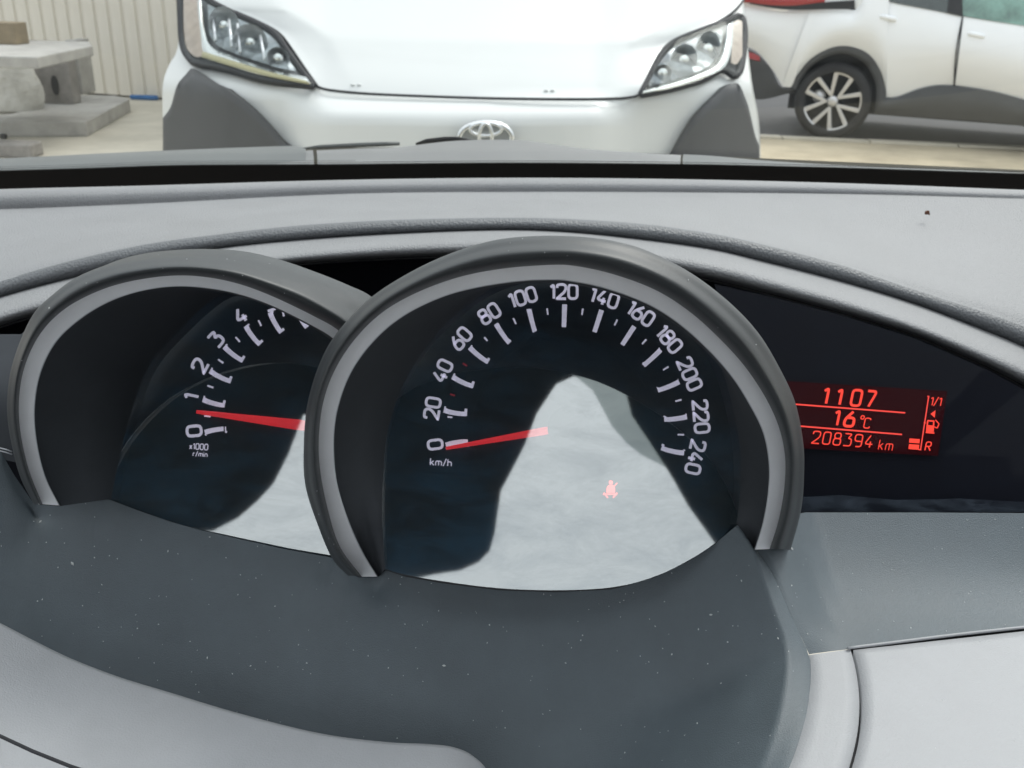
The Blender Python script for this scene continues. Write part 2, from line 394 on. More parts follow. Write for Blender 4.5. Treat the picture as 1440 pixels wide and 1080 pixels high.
def extr(name, poly, z0, z1, m_, parent=None, bevel=.01, loc=None, fz=None):
    """prism: outline on the photo's top face at height z1, going down to z0"""
    top = [atz(x, y, fz if fz is not None else z1) for x, y in poly]; n = len(poly); mb = MB()
    T = [Vector((p.x, p.y, z1)) for p in top]; B = [Vector((p.x, p.y, z0)) for p in top]
    mb.add(T + B, [tuple(range(n)), tuple(range(2 * n - 1, n - 1, -1))] + [(i, (i + 1) % n, n + (i + 1) % n, n + i) for i in range(n)])
    return put(name, mb, m_, parent, smooth=False, bevel=bevel, loc=loc)
sl = extr('base_slab', [(-60, 167), (15, 160), (50, 150), (95, 134), (162, 134), (182, 139), (120, 171), (20, 171), (-60, 172)], .0, .12, M_conc, loc=tuple(atz(60, 165, 0)))
tag(sl, 'low flat grey concrete slab lying on the yard under the slab bench', 'concrete slab')
bench = thing('concrete_bench', 'grey concrete slab table on block legs against the ribbed wall', 'bench', tuple(atz(60, 160, .12)))
extr('table_top', [(-110, 76), (-60, 57), (125, 58), (130, 64), (52, 80)], .62, .70, M_conc, bench, fz=.70)
def vbox(name, cx, cy, zb, w_, d_, h_, m_, parent, rot=0, bevel=.008, loc=None):
    c = atz(cx, cy, zb); mb = MB(); mb.box(c + Vector((0, d_ / 2, h_ / 2)), w_, d_, h_, Matrix.Rotation(rot, 3, 'Z')); return put(name, mb, m_, parent, smooth=False, bevel=bevel, loc=loc)
vbox('leg', 78, 146, .12, .34, .16, .50, M_concd, bench)
vbox('leg', 110, 133, .12, .10, .3, .50, M_conc, bench)
vbox('leg', 20, 143, .12, .75, .5, .5, M_concd, bench)
hc = at(77, 120, atz(78, 146, .12).y - .012); mb = MB()
ring = [hc + Vector((math.cos(a) * .032, 0, math.sin(a) * .085)) for a in [k * math.pi / 8 for k in range(16)]]
mb.add(ring + [p + Vector((0, .01, 0)) for p in ring], [tuple(range(16))] + [(i, (i + 1) % 16, 16 + (i + 1) % 16, 16 + i) for i in range(16)])
put('oval_hole', mb, M_seam, bench, smooth=False)
cw = atz(14, 152, .12); mb = MB(); rows = []
for k in range(9):
    t = k / 8; rr = .21 + .03 * math.sin(t * 5) ; n = 28
    rows.append([cw + Vector((math.cos(a) * rr * (1.25 + .05 * math.sin(5 * a + t * 4)), math.sin(a) * .22 * (1 + .07 * math.sin(7 * a + 3 * t)), t * .47)) for a in [2 * math.pi * j / n for j in range(n)]])
mb.grid(rows, wrap=True)
wr = put('plastic_wrap', mb, M_wrap, loc=tuple(cw)); tag(wr, 'milky crumpled plastic wrapped around goods under the slab bench', 'plastic wrap')
tb = vbox('tan_block', -10, 62, .70, .38, .2, .16, M_tan, None, loc=tuple(atz(0, 62, .70))); tag(tb, 'tan block lying on top of the grey slab bench', 'block')
bt = vbox('blue_tube', 202, 141, .0, .30, .05, .05, M_blue, None, loc=tuple(atz(203, 142, 0)), bevel=.02); tag(bt, 'short blue plastic pipe on the ground by the ribbed wall', 'pipe')
gb = vbox('kerb_block', 5, 222, .0, .42, .18, .10, M_concd, None, loc=tuple(atz(20, 222, 0)), bevel=.015); tag(gb, 'low dark grey block on the yard in front of the slab', 'block')
db = vbox('debris', 4, 196, .0, .05, .04, .04, M_seam, None, loc=tuple(atz(4, 196, 0)), bevel=.012); tag(db, 'small dark scrap lying on the pale yard', 'scrap')

# ================================================================== WHITE VAN
VX0, VHW = 648., 418.
def bumpY(px, py, s):
    # bumper: top lip juts toward the camera below the bonnet seam, fading out towards the lamps
    seam = 118 + 18 * (1 - min(1, s) ** 2)
    v = py - seam; k = min(1, max(0, (.60 - s) / .14))
    return k * (-.03 + (.12 * min(1, v / 33) ** .75 if v > 0 else 0))
def vanY(px, py, off=0):
    s = abs((px - VX0) / VHW)
    Y = 3.10 + .16 * s ** 2 + .25 * max(0, s - .78) ** 1.5 * 6
    seam = 118 + 18 * (1 - min(1, s) ** 2)
    if py < seam: Y += (seam - py) * .0034
    return Y - off - bumpY(px, py, s)
def van(px, py, off=0): return at(px, py, vanY(px, py, off))
VR = thing('white_van', 'white van parked nose to nose, headlights and oval emblem above the scuttle', 'van', (0, 3.4, 0))
Ls = cr([(258, -120), (253, -40), (252, 0), (250, 67), (237, 93), (229, 120), (229, 167), (230, 240), (231, 330)], 40)
Rs = cr([(1036, -120), (1040, -40), (1044, 20), (1049, 71), (1056, 127), (1065, 175), (1068, 240), (1070, 330)], 40)
mb = MB(); rows = []
for i in range(40):
    row = []
    for j in range(61):
        t = j / 60; px = Ls[i].x + (Rs[i].x - Ls[i].x) * t; py = Ls[i].y + (Rs[i].y - Ls[i].y) * t
        # the lines bow like the seam
        s = (px - VX0) / VHW
        row.append(at(px, py, vanY(px, py)))
    rows.append(row)
mb.grid(rows)
body = orient(put('front_panel', mb, M_white, VR), CAM)
# sides and back end of the van
mb = MB()
for side in (Ls, Rs):
    sg = -1 if side is Ls else 1
    j = 0 if side is Ls else 60
    col = [rows[i][j] for i in range(40)]
    rr = [col]
    for dx, dy in ((.02, .06), (.05, .2), (.07, .5), (.08, 4.9)): rr.append([p + Vector((sg * dx, dy, 0)) for p in col])
    mb.grid(rr)
put('side_panel', mb, M_white, VR)
top = Vector((0, 0, 0)); zt = rows[0][30].z; Yt = rows[0][30].y
mb = MB(); x0 = rows[0][0].x; x1 = rows[0][60].x
mb.grid([[Vector((x, Yt + .1, zt)) for x in (x0, 0, x1)], [Vector((x * .88, Yt + .75, 2.05)) for x in (x0, 0, x1)]])
put('windscreen', mb, M_carwin, VR)
mb = MB(); mb.box(((x0 + x1) / 2, Yt + 2.9, 2.2), (x1 - x0) * .96, 4.2, .75); mb.box(((x0 + x1) / 2, Yt + 3.0, 1.2), (x1 - x0) * .98, 4.0, 1.4)
put('cargo_body', mb, M_white, VR, smooth=False, bevel=.08)
for sx in (x0 + .2, x1 - .2):
    for wy in (4.1, 7.3):
        mb = MB(); mb.tube([(sx - .11, wy, .34), (sx - .105, wy, .34), (sx + .105, wy, .34), (sx + .11, wy, .34)], .34, 24, radii=[.30, .34, .34, .30]); put('wheel', mb, M_tyre, VR)
# bonnet
BL = [(258, -60), (293, 0), (333, 17), (367, 32), (393, 47), (409, 67), (428, 95), (447, 122)]
BR = [(1075, -60), (1040, 8), (990, 41), (955, 56), (940, 64), (929, 79), (911, 112), (900, 133)]
BB = cr([(447, 122), (470, 126), (520, 130.5), (600, 134), (700, 137), (800, 138), (870, 137), (900, 133)], 61)
bl = cr(BL, 30); br = cr(BR, 30)
rows_b = []
for i in range(30):
    row = []
    f_ = (i / 29)
    for j in range(61):
        t = j / 60; x = bl[i].x + (br[i].x - bl[i].x) * t; y = bl[i].y + (br[i].y - bl[i].y) * t
        # blend into the bowed seam
        yy = BB[j].y - (BB[0].y + (BB[-1].y - BB[0].y) * t); xx = 0
        y += yy * f_ ** 1.0
        edge = min(t, 1 - t)
        crown = .05 * min(1, max(0, (edge - .02) / .10)) * min(1, (1 - f_) * 3)
        lip = .010 * max(0, (f_ - .86) / .14) ** 2
        row.append(at(x, y, vanY(x, y, .02) - crown + lip))
    rows_b.append(row)
mb = MB(); mb.grid(rows_b); orient(put('bonnet', mb, M_white, VR, solid=0), CAM)
mb = MB(); path = [at(p.x, p.y, vanY(p.x, p.y, .02)) for p in bl[4:]] + [at(p.x, p.y + 1.5, vanY(p.x, p.y - 1, .035)) for p in BB[1:-1]] + [at(p.x, p.y, vanY(p.x, p.y, .02)) for p in reversed(br[4:])]
mb.tube(path, .0045, 6); put('bonnet_gap', mb, M_seam, VR)
for cx, cy in ((500, 119), (772, 127)):   # small white blocks standing in for highlights on the bonnet edge
    for dx in (-4, 5):
        mb = MB(); c = van(cx + dx, cy, .024); mb.box(c, .014, .012, .007); put('highlight_block', mb, M_white, VR, bevel=.003)
def vpatch(name, T, B, m_, off, parent, nx=24, ny=8, bulge=0, solid=.0, extra=None):
    a = cr(T, nx); b = cr(B, nx); rows = []
    for i in range(ny + 1):
        t = i / ny; rows.append([at(p.x, p.y, vanY(p.x, p.y, off + bulge * math.sin(math.pi * t))) for p in lerp_pts(a, b, t)])
    mb = MB(); mb.grid(rows); return orient(put(name, mb, m_, parent, solid=solid), CAM)
def headlight(T, B, inner, side):
    h = vpatch('headlight', T, B, M_lampd, .012, VR, 40, 12)
    vpatch('lamp_cover', T, B, G_lamp, .10, h, 40, 12, .0)
    mb = MB(); a = cr(T, 40); b = cr(B, 40)
    mb.tube([van(p.x, p.y, .02) for p in a], .011, 6); mb.tube([van(p.x, p.y, .04) for p in b], .013, 6)
    put('seal', mb, M_seam, h)
    return h
hT = [(252, -45), (285, -6), (333, 21), (367, 36), (389, 50), (403, 70), (422, 97), (441, 121)]
hB = [(252, -45), (254, 20), (257, 62), (266, 82), (277, 89), (318, 97), (375, 113), (441, 121)]
hl = headlight(hT, hB, None, -1)
vpatch('turn_signal', [(258, -20), (270, -8), (283, 4), (284, 6)], [(258, 40), (262, 66), (275, 80), (288, 78)], M_amber, .05, hl, 12, 6, .02)
vpatch('daylight_strip', [(283, 0), (287, 40), (298, 66), (330, 80), (380, 98), (430, 108)], [(277, 0), (281, 50), (290, 78), (325, 93), (378, 108), (438, 118)], M_chrome, .06, hl, 30, 5, .015)
vpatch('lower_trim', [(285, 72), (330, 86), (380, 101), (430, 113)], [(283, 80), (328, 94), (380, 108), (436, 119)], mat('amber trim', (.42, .38, .22), .35, metal=.3), .075, hl, 30, 4, .01)
vpatch('inner_bezel', [(292, 6), (330, 24), (368, 42), (388, 58), (400, 76), (416, 98)], [(294, 48), (306, 64), (332, 76), (362, 86), (390, 95), (416, 100)], mat('grey lamp bezel', (.28, .31, .33), .3, metal=.6, bump=[('v', 14, .03, .8)], var=(14, .5)), .045, hl, 24, 6, .0)
def bowl(cx, cy, rx, rz, parent, off):
    c = van(cx, cy, off); mb = MB(); rows = []
    for k in range(6):
        t = k / 5; rows.append([c + Vector((math.cos(a) * rx * t ** .6, .05 * (1 - t), math.sin(a) * rz * t ** .6)) for a in [2 * math.pi * j / 24 for j in range(24)]])
    mb.grid(rows[1:], wrap=True); mb.add([c + Vector((0, .05, 0))] + rows[1], [(0, 1 + j, 1 + (j + 1) % 24) for j in range(24)])
    put('reflector', mb, M_refl, parent)
    mb = MB(); mb.tube([c + Vector((0, -.005, 0)), c + Vector((0, .012, 0)), c + Vector((0, .045, 0))], .016, 12); put('bulb', mb, M_chrome, parent)
bowl(315, 36, .055, .062, hl, .06); bowl(352, 60, .060, .06, hl, .07); bowl(391, 82, .038, .036, hl, .07)
mb = MB()
for px0, py0, px1, py1 in ((322, 28, 326, 66), (334, 34, 338, 74), (366, 50, 372, 84), (300, 22, 303, 58)):
    mb.tube([van(px0, py0, .10), van(px1, py1, .09)], .005, 6)
put('reflector_fin', mb, M_refl, hl)
gT = [(901, 133), (911, 114), (929, 79), (948, 59), (990, 41), (1022, 29), (1038, 22), (1045, 27)]
gB_ = [(901, 133), (943, 125), (985, 113), (1015, 98), (1033, 107), (1042, 94), (1047, 50), (1045, 27)]
hr_ = headlight(gT, gB_, None, 1)
vpatch('daylight_strip', [(905, 128), (940, 117), (980, 104), (1010, 88), (1020, 60), (1023, 36)], [(903, 132), (943, 124), (985, 111), (1018, 95), (1029, 66), (1031, 30)], M_chrome, .07, hr_, 30, 5, .012)
vpatch('turn_signal', [(1031, 32), (1038, 28), (1044, 30)], [(1028, 88), (1036, 90), (1044, 78)], M_amber, .06, hr_, 10, 6, .01)
vpatch('inner_bezel', [(912, 118), (932, 82), (955, 64), (990, 50), (1016, 42)], [(914, 121), (940, 115), (975, 103), (1000, 90), (1014, 66)], mat('grey lamp bezel light', (.22, .24, .26), .3, metal=.6, bump=[('v', 14, .03, .8)], var=(14, .5)), .045, hr_, 24, 6)
bowl(996, 68, .042, .055, hr_, .06); bowl(962, 84, .045, .05, hr_, .06); bowl(932, 103, .028, .028, hr_, .06)
# grey corner cladding
vpatch('corner_cladding', [(229, 166), (240, 150), (249, 120), (262, 104), (272, 96), (300, 113), (345, 147), (372, 173), (392, 196), (430, 240), (470, 300)],
       [(229, 330), (234, 330), (250, 330), (264, 330), (280, 330), (310, 330), (350, 330), (380, 330), (400, 330), (440, 330), (472, 330)], M_clad, .05, VR, 60, 14, .0, solid=.03)
vpatch('corner_cladding', [(900, 300), (930, 245), (950, 212), (962, 190), (976, 170), (1008, 138), (1035, 116), (1049, 140), (1055, 160), (1062, 190), (1068, 205)],
       [(898, 330), (930, 330), (950, 330), (965, 330), (985, 330), (1010, 330), (1030, 330), (1045, 330), (1056, 330), (1062, 330), (1070, 330)], M_clad, .05, VR, 60, 14, .0, solid=.03)
# oval emblem
def ell(cx, cy, rx, ry, r, off, n=40, a0=0, a1=360):
    return [van(cx + rx * math.cos(R(a)), cy - ry * math.sin(R(a)), off) for a in [a0 + (a1 - a0) * k / n for k in range(n + (0 if a1 - a0 >= 360 else 1))]]
mb = MB(); mb.tube(ell(683, 193, 37, 20.5, 0, .03), .009, 8, True)
em = put('emblem', mb, M_chrome, VR, label='chrome oval emblem on the bumper')
mb = MB(); mb.tube(ell(683, 182, 22, 9, 0, .035), .006, 8, True); mb.tube(ell(683, 192, 9, 18, 0, .04), .006, 8, True); put('emblem_loop', mb, M_chrome, em)
mb = MB(); rows = []
for t in (0.02, .5, 1.0): rows.append([van(683 + 37 * t * math.cos(a), 193 - 20.5 * t * math.sin(a), .012) for a in [2 * math.pi * k / 36 for k in range(36)]])
mb.grid(rows, wrap=True); put('emblem_plate', mb, mat('emblem plate', (.6, .63, .62), .3, metal=.3), em)

# ================================================================== WHITE HATCHBACK
wg = atz(1170, 196, 0.0)
HD = R(-21); cdir = Vector((math.cos(HD), math.sin(HD), 0)); cn = Vector((math.sin(HD), -math.cos(HD), 0))   # outward normal to the camera
PC = Plane(wg, cn)
def car(px, py, off=0): return PC.hit(px, py, off)
CR_ = thing('white_hatchback', 'white hatchback with black sills and two-tone alloy wheel beyond the van', 'car', tuple(wg))
def cpatch(name, T, B, m_, offT, offB, parent, nx=40, ny=10, bulge=0, solid=0, straight=False):
    a = cr(T, nx); b = cr(B, nx); rows = []
    for i in range(ny + 1):
        t = i / ny; rows.append([car(p.x, p.y, offT + (offB - offT) * t + bulge * math.sin(math.pi * t)) for p in lerp_pts(a, b, t)])
    mb = MB(); mb.grid(rows); return orient(put(name, mb, m_, parent, solid=solid), CAM)
def topl(pts, y): return [(x, y) for x, _ in pts]
# rear corner / bumper (turns away to the rear), quarter panel over the arch, doors
q = cpatch('rear_bumper', [(1030, 6), (1060, 10), (1100, 15), (1140, 13)], [(1040, 60), (1066, 74), (1088, 100), (1100, 121)], M_white2, .02, .03, CR_, 20, 12, .05)
archo = [(1100, 121), (1113, 122), (1120, 107), (1140, 83), (1167, 68), (1193, 65), (1220, 75), (1237, 97), (1245, 123), (1246, 137)]
cpatch('rear_quarter', [(1140, 13), (1150, 13), (1162, 13), (1175, 13), (1190, 13), (1204, 13), (1215, -4), (1225, -8), (1235, -8), (1250, -6)], archo, M_white2, .03, .05, CR_, 60, 16, .07)
cpatch('tailgate', [(1030, -60), (1100, -60), (1170, -60), (1262, -60)], [(1030, 8), (1100, 14), (1150, 13), (1204, 12)], M_white2, -.15, .02, CR_, 20, 6, .05)
cpatch('rear_shoulder', [(1200, -30), (1220, -30), (1245, -30)], [(1204, 13), (1225, 4), (1250, -4)], M_white2, .0, .03, CR_, 12, 6, .02)
dm = [(1248, 2), (1275, 7), (1300, 12), (1330, 18), (1353, 23)]
rdoor = cpatch('rear_door', dm, [(1246, 137), (1262, 136), (1293, 125), (1320, 120), (1341, 120)], M_white2, .02, .02, CR_, 30, 20, .09)
fdoor = cpatch('front_door', [(1355, 23), (1400, 30), (1440, 36), (1600, 62), (1700, 90)], [(1343, 120), (1393, 128), (1440, 140), (1600, 182), (1700, 210)], M_white2, .02, .02, CR_, 30, 20, .09)
mb = MB(); mb.tube([car(1354 - 12 * t - 3 * math.sin(t * 3.1), 23 + 97 * t, .03 + .088 * math.sin(math.pi * t)) for t in [k / 16 for k in range(17)]], .006, 6); put('door_gap', mb, M_seam, CR_)
for cx, cy, d in ((1249, 26, rdoor), (1373, 50, fdoor)):
    mb = MB(); t0 = car(cx - 12, cy - 3, .085); t1 = car(cx + 12, cy + 2, .085); mb.tube([t0, t0.lerp(t1, .1), t0.lerp(t1, .5), t0.lerp(t1, .9), t1], .02, 8, radii=[.008, .02, .02, .02, .008]); put('handle', mb, M_white2, d)
sill = cpatch('sill_cladding', [(1243, 137), (1260, 137), (1293, 125), (1320, 120), (1353, 122), (1393, 128), (1440, 140), (1600, 182), (1700, 210)],
       [(1228, 160), (1262, 163), (1300, 165), (1330, 167), (1360, 169), (1395, 172), (1440, 178), (1600, 216), (1700, 240)], M_clad, .035, .0, CR_, 50, 8, .04)
mb = MB(); rows = []
arc_o = cr(archo[1:], 40); arc_i = cr([(1120, 128), (1126, 112), (1145, 90), (1168, 78), (1190, 76), (1212, 86), (1226, 104), (1232, 125), (1230, 158)], 40)
rows = [[car(p.x, p.y, .055) for p in arc_o], [car(p.x, p.y, .06) for p in lerp_pts(arc_o, arc_i, .5)], [car(p.x, p.y, .04) for p in arc_i], [car(p.x, p.y, -.35) for p in arc_i]]
mb.grid(rows); put('wheel_arch', mb, M_clad, CR_)
cpatch('lower_bumper', [(1045, 66), (1066, 77), (1085, 98), (1097, 121), (1113, 122)], [(1050, 138), (1070, 140), (1088, 137), (1102, 133), (1118, 130)], M_clad, .02, .0, CR_, 20, 6, .02)
cpatch('rear_reflector', [(1053, 73), (1060, 75), (1068, 79)], [(1053, 82), (1060, 84), (1069, 86)], M_redl, .05, .05, CR_, 6, 2)
cpatch('tail_lamp', [(1036, -18), (1080, -12), (1130, -8), (1160, -5)], [(1044, 3), (1080, 8), (1115, 9), (1160, 3)], M_redl, .06, .07, CR_, 20, 4, .02)
cpatch('lamp_trim', [(1050, 3), (1080, 7), (1115, 8), (1160, 3), (1202, 0)], [(1056, 6), (1085, 11), (1116, 14), (1160, 13), (1202, 12)], M_seam, .075, .075, CR_, 20, 3)
cpatch('side_window', [(1225, -60), (1260, -60), (1300, -60), (1340, -60)], [(1250, 2), (1267, 6), (1300, 12), (1332, 18)], M_carwin, -.12, .03, CR_, 12, 4)
cpatch('side_window', [(1350, -60), (1400, -60), (1500, -60), (1640, -60)], [(1354, 22), (1400, 30), (1440, 36), (1600, 62)], mat('greenish car glass', (.16, .30, .26), .1, coat=1, var=(2.5, .7)), -.12, .03, CR_, 12, 4)
cpatch('door_pillar', [(1340, -60), (1352, -60)], [(1332, 18), (1354, 23)], M_seam, -.11, .035, CR_, 4, 4)
# the far side and floor of the car
mb = MB(); c0 = car(1110, 120, 0); c1 = car(1700, 220, 0)
mb.add([Vector((p.x, p.y, z)) - cn * d for p in (c0, c1) for d in (.12, 1.7) for z in (.24, 1.15)],
       [(0, 1, 3, 2), (4, 6, 7, 5), (0, 4, 5, 1), (2, 3, 7, 6), (0, 2, 6, 4), (1, 5, 7, 3)])
put('underbody', mb, M_seam, CR_, smooth=False)
mb = MB(); c0 = car(1100, 20, 0); mb.add([Vector((p.x, p.y, z)) - cn * d for p, d0 in ((c0, .3), (c1, .3)) for d in (d0, 1.5) for z in (.95, 1.5)],
       [(0, 1, 3, 2), (4, 6, 7, 5), (0, 4, 5, 1), (2, 3, 7, 6), (0, 2, 6, 4), (1, 5, 7, 3)])
put('roof', mb, M_white2, CR_, smooth=False, bevel=.1)
# wheel
def wheel(cx, cy, rad, parent):
    C = car(cx, cy, .0); zx = cdir; zz = Vector((0, 0, 1))
    def W(a, r, d): return C + (zx * math.cos(a) + zz * math.sin(a)) * r + cn * d
    N = 48; prof = [(.70, .03), (.73, .055), (.76, .07), (.90, .065), (.97, .04), (1.0, 0), (1.0, -.14), (.92, -.2), (.6, -.2)]
    mb = MB(); mb.grid([[W(2 * math.pi * k / N, r * rad, d) for k in range(N)] for r, d in prof], wrap=True)
    wh = put('wheel', mb, M_tyre, parent)
    rr = rad * .76; mb = MB(); mb.grid([[W(2 * math.pi * k / N, r, d) for k in range(N)] for r, d in ((rr * .93, .01), (rr * .955, .045), (rr, .062), (rr * 1.02, .055))], wrap=True); put('rim', mb, M_alloy, wh)
    mb = MB(); mb.grid([[W(2 * math.pi * k / N, r, d) for k in range(N)] for r, d in ((.001, -.04), (rr * .95, -.04), (rr * .95, .03))], wrap=True); put('brake_well', mb, M_alloyd, wh)
    mb = MB(); mb.tube([W(R(165), rr * .5, -.01), W(R(165), rr * .5, .012)], .06, 14); put('brake_caliper', mb, M_alloy, wh)
    for k in range(5):
        a = R(74 + 72 * k)
        for sg in (-1, 1):
            mb = MB(); r1 = .05; r2 = rr * .97; hw0, hw1 = .014, .021
            a1 = a + sg * R(17)
            def Q(r, u, d, ang=a1): 
                return W(ang, r, d) + (zx * -math.sin(ang) + zz * math.cos(ang)) * u
            s0 = [Q(r1, -hw0 + sg * .02, .05), Q(r1, hw0 + sg * .02, .05), Q(r1, hw0 + sg * .02, .0), Q(r1, -hw0 + sg * .02, .0)]
            s1 = [Q(r2, -hw1, .058), Q(r2, hw1, .058), Q(r2, hw1, .0), Q(r2, -hw1, .0)]
            mb.add(s0 + s1, [(0, 1, 5, 4), (1, 2, 6, 5), (2, 3, 7, 6), (3, 0, 4, 7), (4, 5, 6, 7)]); put('spoke', mb, M_alloy, wh, smooth=False, bevel=.004)
        mb = MB(); aa = [a + R(-20 + 40 * q / 8) for q in range(9)]; mb.grid([[W(t, rr * .925, .05) for t in aa], [W(t, rr * .925, .06) for t in aa], [W(t, rr * .985, .064) for t in aa], [W(t, rr * .985, .05) for t in aa]]); put('rim_arc', mb, M_alloy, wh, smooth=False)
    mb = MB(); mb.tube([W(0, 0, .02), W(0, 0, .05), W(0, 0, .06)], .05, 16, radii=[.055, .05, .03]); put('hub_cap', mb, M_alloy, wh)
wrad = (car(1172, 142).z) * 1.0
wheel(1171, 142, .345, CR_)

# ================================================================== OWN CAR BODY
CB = thing('car_body', 'front end of the car we sit in, with its windscreen, scuttle and wipers', 'car', (0, .95, 0))
PW = Plane((0, .90, 1.134), Vector((0, -math.sin(R(33)), -math.cos(R(33)))))   # windscreen plane, inner side (looks down and back)
wsl = Vector((0, -math.cos(R(33)), math.sin(R(33))))                              # up along the glass
def ws(x, s, off=0): 
    c = .05 * (x / .7) ** 2
    return Vector((x, .90 - c, 1.134)) + wsl * s + Vector((0, math.sin(R(33)), math.cos(R(33)))) * off
mb = MB(); mb.grid([[ws(-.78 + 1.56 * j / 24, -.06 + .72 * i / 10, .006) for j in range(25)] for i in range(11)])
put('windscreen', mb, G_wind, CB)
def wshit(px, py):    # pixel on the curved windscreen
    x = 0; 
    for _ in range(6):
        c = .05 * (x / .7) ** 2
        p = Plane((0, .90 - c, 1.134), (0, -math.sin(R(33)), -math.cos(R(33)))).hit(px, py); x = p.x
    return p
top = [(-120, 244), (0, 240.5), (120, 237), (240, 233), (360, 232), (480, 231.5), (720, 229.5), (960, 231.5), (1080, 234), (1200, 237), (1320, 241), (1440, 245), (1560, 249)]
FT = cr(top, 200)
ft = [wshit(p.x, p.y) for p in FT]
mb = MB(); mb.grid([ft, [p - wsl * .03 for p in ft], [p - wsl * .10 for p in ft]])
frit = orient(put('black_band', mb, M_frit, CB), CAM)
mb = MB(); N = 460; FD = cr(top, N)
for i, p in enumerate(FD):
    for rowk in range(2 if p.x > 500 else 3):
        rad = .0013 - .0003 * rowk; c = wshit(p.x + (1.8 if rowk % 2 else 0), p.y - .7 - rowk * 2.6) + Vector((0, -.0004, 0))
        vs = [c + Vector((1, 0, 0)) * math.cos(k * math.pi / 3) * rad + wsl * math.sin(k * math.pi / 3) * rad * 1.1 for k in range(6)]
        mb.add(vs, [(0, 1, 2, 3, 4, 5)])
put('band_dots', mb, M_frit, CB, smooth=False, kind='stuff')
# scuttle panel and bonnet (outside the glass)
def strip(name, rows_px, m_, parent, n=80, k=4, solid=0, target=CAM, **kw):
    """rows_px: list of (pixel curve, Y function or value)"""
    rows = []
    for crv, Yv in rows_px:
        pts = cr(crv, n); rows.append([at(p.x, p.y, Yv(p.x) if callable(Yv) else Yv) for p in pts])
    if k > 1: rows = smooth_rows(rows, k)
    mb = MB(); mb.grid(rows); return orient(put(name, mb, m_, parent, solid=solid, **kw), target)
strip('bonnet', [([(-200, 232), (0, 223), (200, 213), (380, 206), (420, 206), (430, 208)], 1.22), ([(-200, 240), (0, 231), (200, 222), (380, 214), (430, 212)], 1.10), ([(-200, 262), (0, 252), (200, 245), (300, 240), (430, 236)], 1.02)], M_own, CB, k=4)
strip('scuttle_panel', [([(150, 240), (240, 229), (300, 223), (380, 216), (440, 211)], 1.10), ([(150, 244), (240, 234), (300, 229), (380, 223), (441, 219)], 1.07), ([(150, 256), (240, 250), (300, 246), (380, 242), (442, 240)], 1.0)], M_own2, CB, k=4)
strip('scuttle_panel', [([(445, 211.5), (500, 209), (560, 207), (600, 202), (640, 198), (690, 196.5), (740, 198), (790, 205), (830, 210), (900, 215), (958, 218)], 1.12),
      ([(446, 218), (500, 217), (560, 215), (600, 213), (640, 211), (690, 210), (740, 211), (790, 214), (830, 217), (900, 221), (957, 223)], 1.08),
      ([(447, 242), (500, 241), (560, 240), (600, 239), (640, 239), (690, 239), (740, 239), (790, 240), (830, 241), (900, 242), (956, 244)], 1.0)], M_own2, CB, k=4)
strip('scuttle_panel', [([(961, 217), (1000, 219), (1080, 226), (1200, 233), (1440, 243), (1600, 252)], 1.10), ([(960, 225), (1000, 226), (1080, 230), (1200, 236), (1440, 246), (1600, 255)], 1.07), ([(960, 244), (1000, 245), (1080, 250), (1200, 256), (1440, 266), (1600, 274)], 1.0)], M_own, CB, k=4)
mb = MB(); mb.tube([at(x, y, 1.16) for x, y in ((425, 209), (450, 206.5), (500, 204), (540, 202.5), (562, 202))], .0022, 6, radii=[.001, .0028, .003, .003, .0022]); put('wiper_blade', mb, M_own, CB)
mb = MB(); mb.tube([at(x, y, 1.17) for x, y in ((585, 203), (600, 199.5), (625, 197), (645, 196.5), (665, 199))], .003, 6, radii=[.002, .004, .0045, .004, .002]); put('wiper_arm', mb, M_black, CB)
mb = MB(); mb.add([at(-260, 232, 1.22), at(430, 208, 1.22), at(700, 206, 1.25), at(1600, 246, 1.22), Vector((.8, 2.15, .82)), Vector((-.8, 2.15, .82))], [(0, 1, 5), (1, 2, 5), (2, 4, 5), (2, 3, 4)])
put('bonnet_skin', mb, M_own, CB, smooth=False)
# roof, pillars, doors, rear (behind the photographer): shade the cabin and show in the gauge lenses
REFL_OPENING = [(-.60, .05), (-.60, -1.35), (.56, -1.35), (.56, -.46), (.44, -.42), (.37, -.381), (.299, -.309), (.249, -.232), (.219, -.178), (.184, -.12), (.157, -.077), (.145, -.042), (.123, -.024), (.09, -.021), (.074, -.034), (.059, -.08), (.051, -.132), (.040, -.179), (.031, -.216), (.030, -.251), (.029, -.303), (.025, -.344), (.013, -.370), (-.009, -.391), (-.042, -.403), (-.064, -.414), (-.108, -.43), (-.110, -.38), (-.098, -.08), (-.162, -.075), (-.183, -.15), (-.204, -.209), (-.226, -.247), (-.253, -.286), (-.288, -.318), (-.355, -.336), (-.43, -.27), (-.43, .05)]  # invented roof opening, shaped for the bright lens reflections and extra light
RZ = 1.50
outer = [(-.62, .09), (.62, .09), (.62, -1.6), (-.62, -1.6)]
mb = MB()
def tri_ring(outer, inner, z):
    polys = [[Vector((x, y, 0)) for x, y in outer], [Vector((x, y, 0)) for x, y in reversed(inner)]]
    allp = polys[0] + polys[1]; return [(p.x, p.y, z) for p in allp], [tuple(t) for t in tessellate_polygon(polys)]
v, f = tri_ring(outer, REFL_OPENING, RZ); mb.add(v, f); v, f = tri_ring(outer, REFL_OPENING, RZ + .03); mb.add(v, f)
put('headliner_mask', mb, M_liner, CB, smooth=False)  # unseen lining, cut to leave dark areas in the lens reflections
mb = MB(); mb.add([(-.62, .09, RZ + .02), (.62, .09, RZ + .02), (.62, .36, RZ + .0), (-.62, .36, RZ + .0)], [(0, 1, 2, 3)]); put('light_gap_pane', mb, G_wind, CB, smooth=False)  # added unseen pane over a roof gap left open to light the gauges
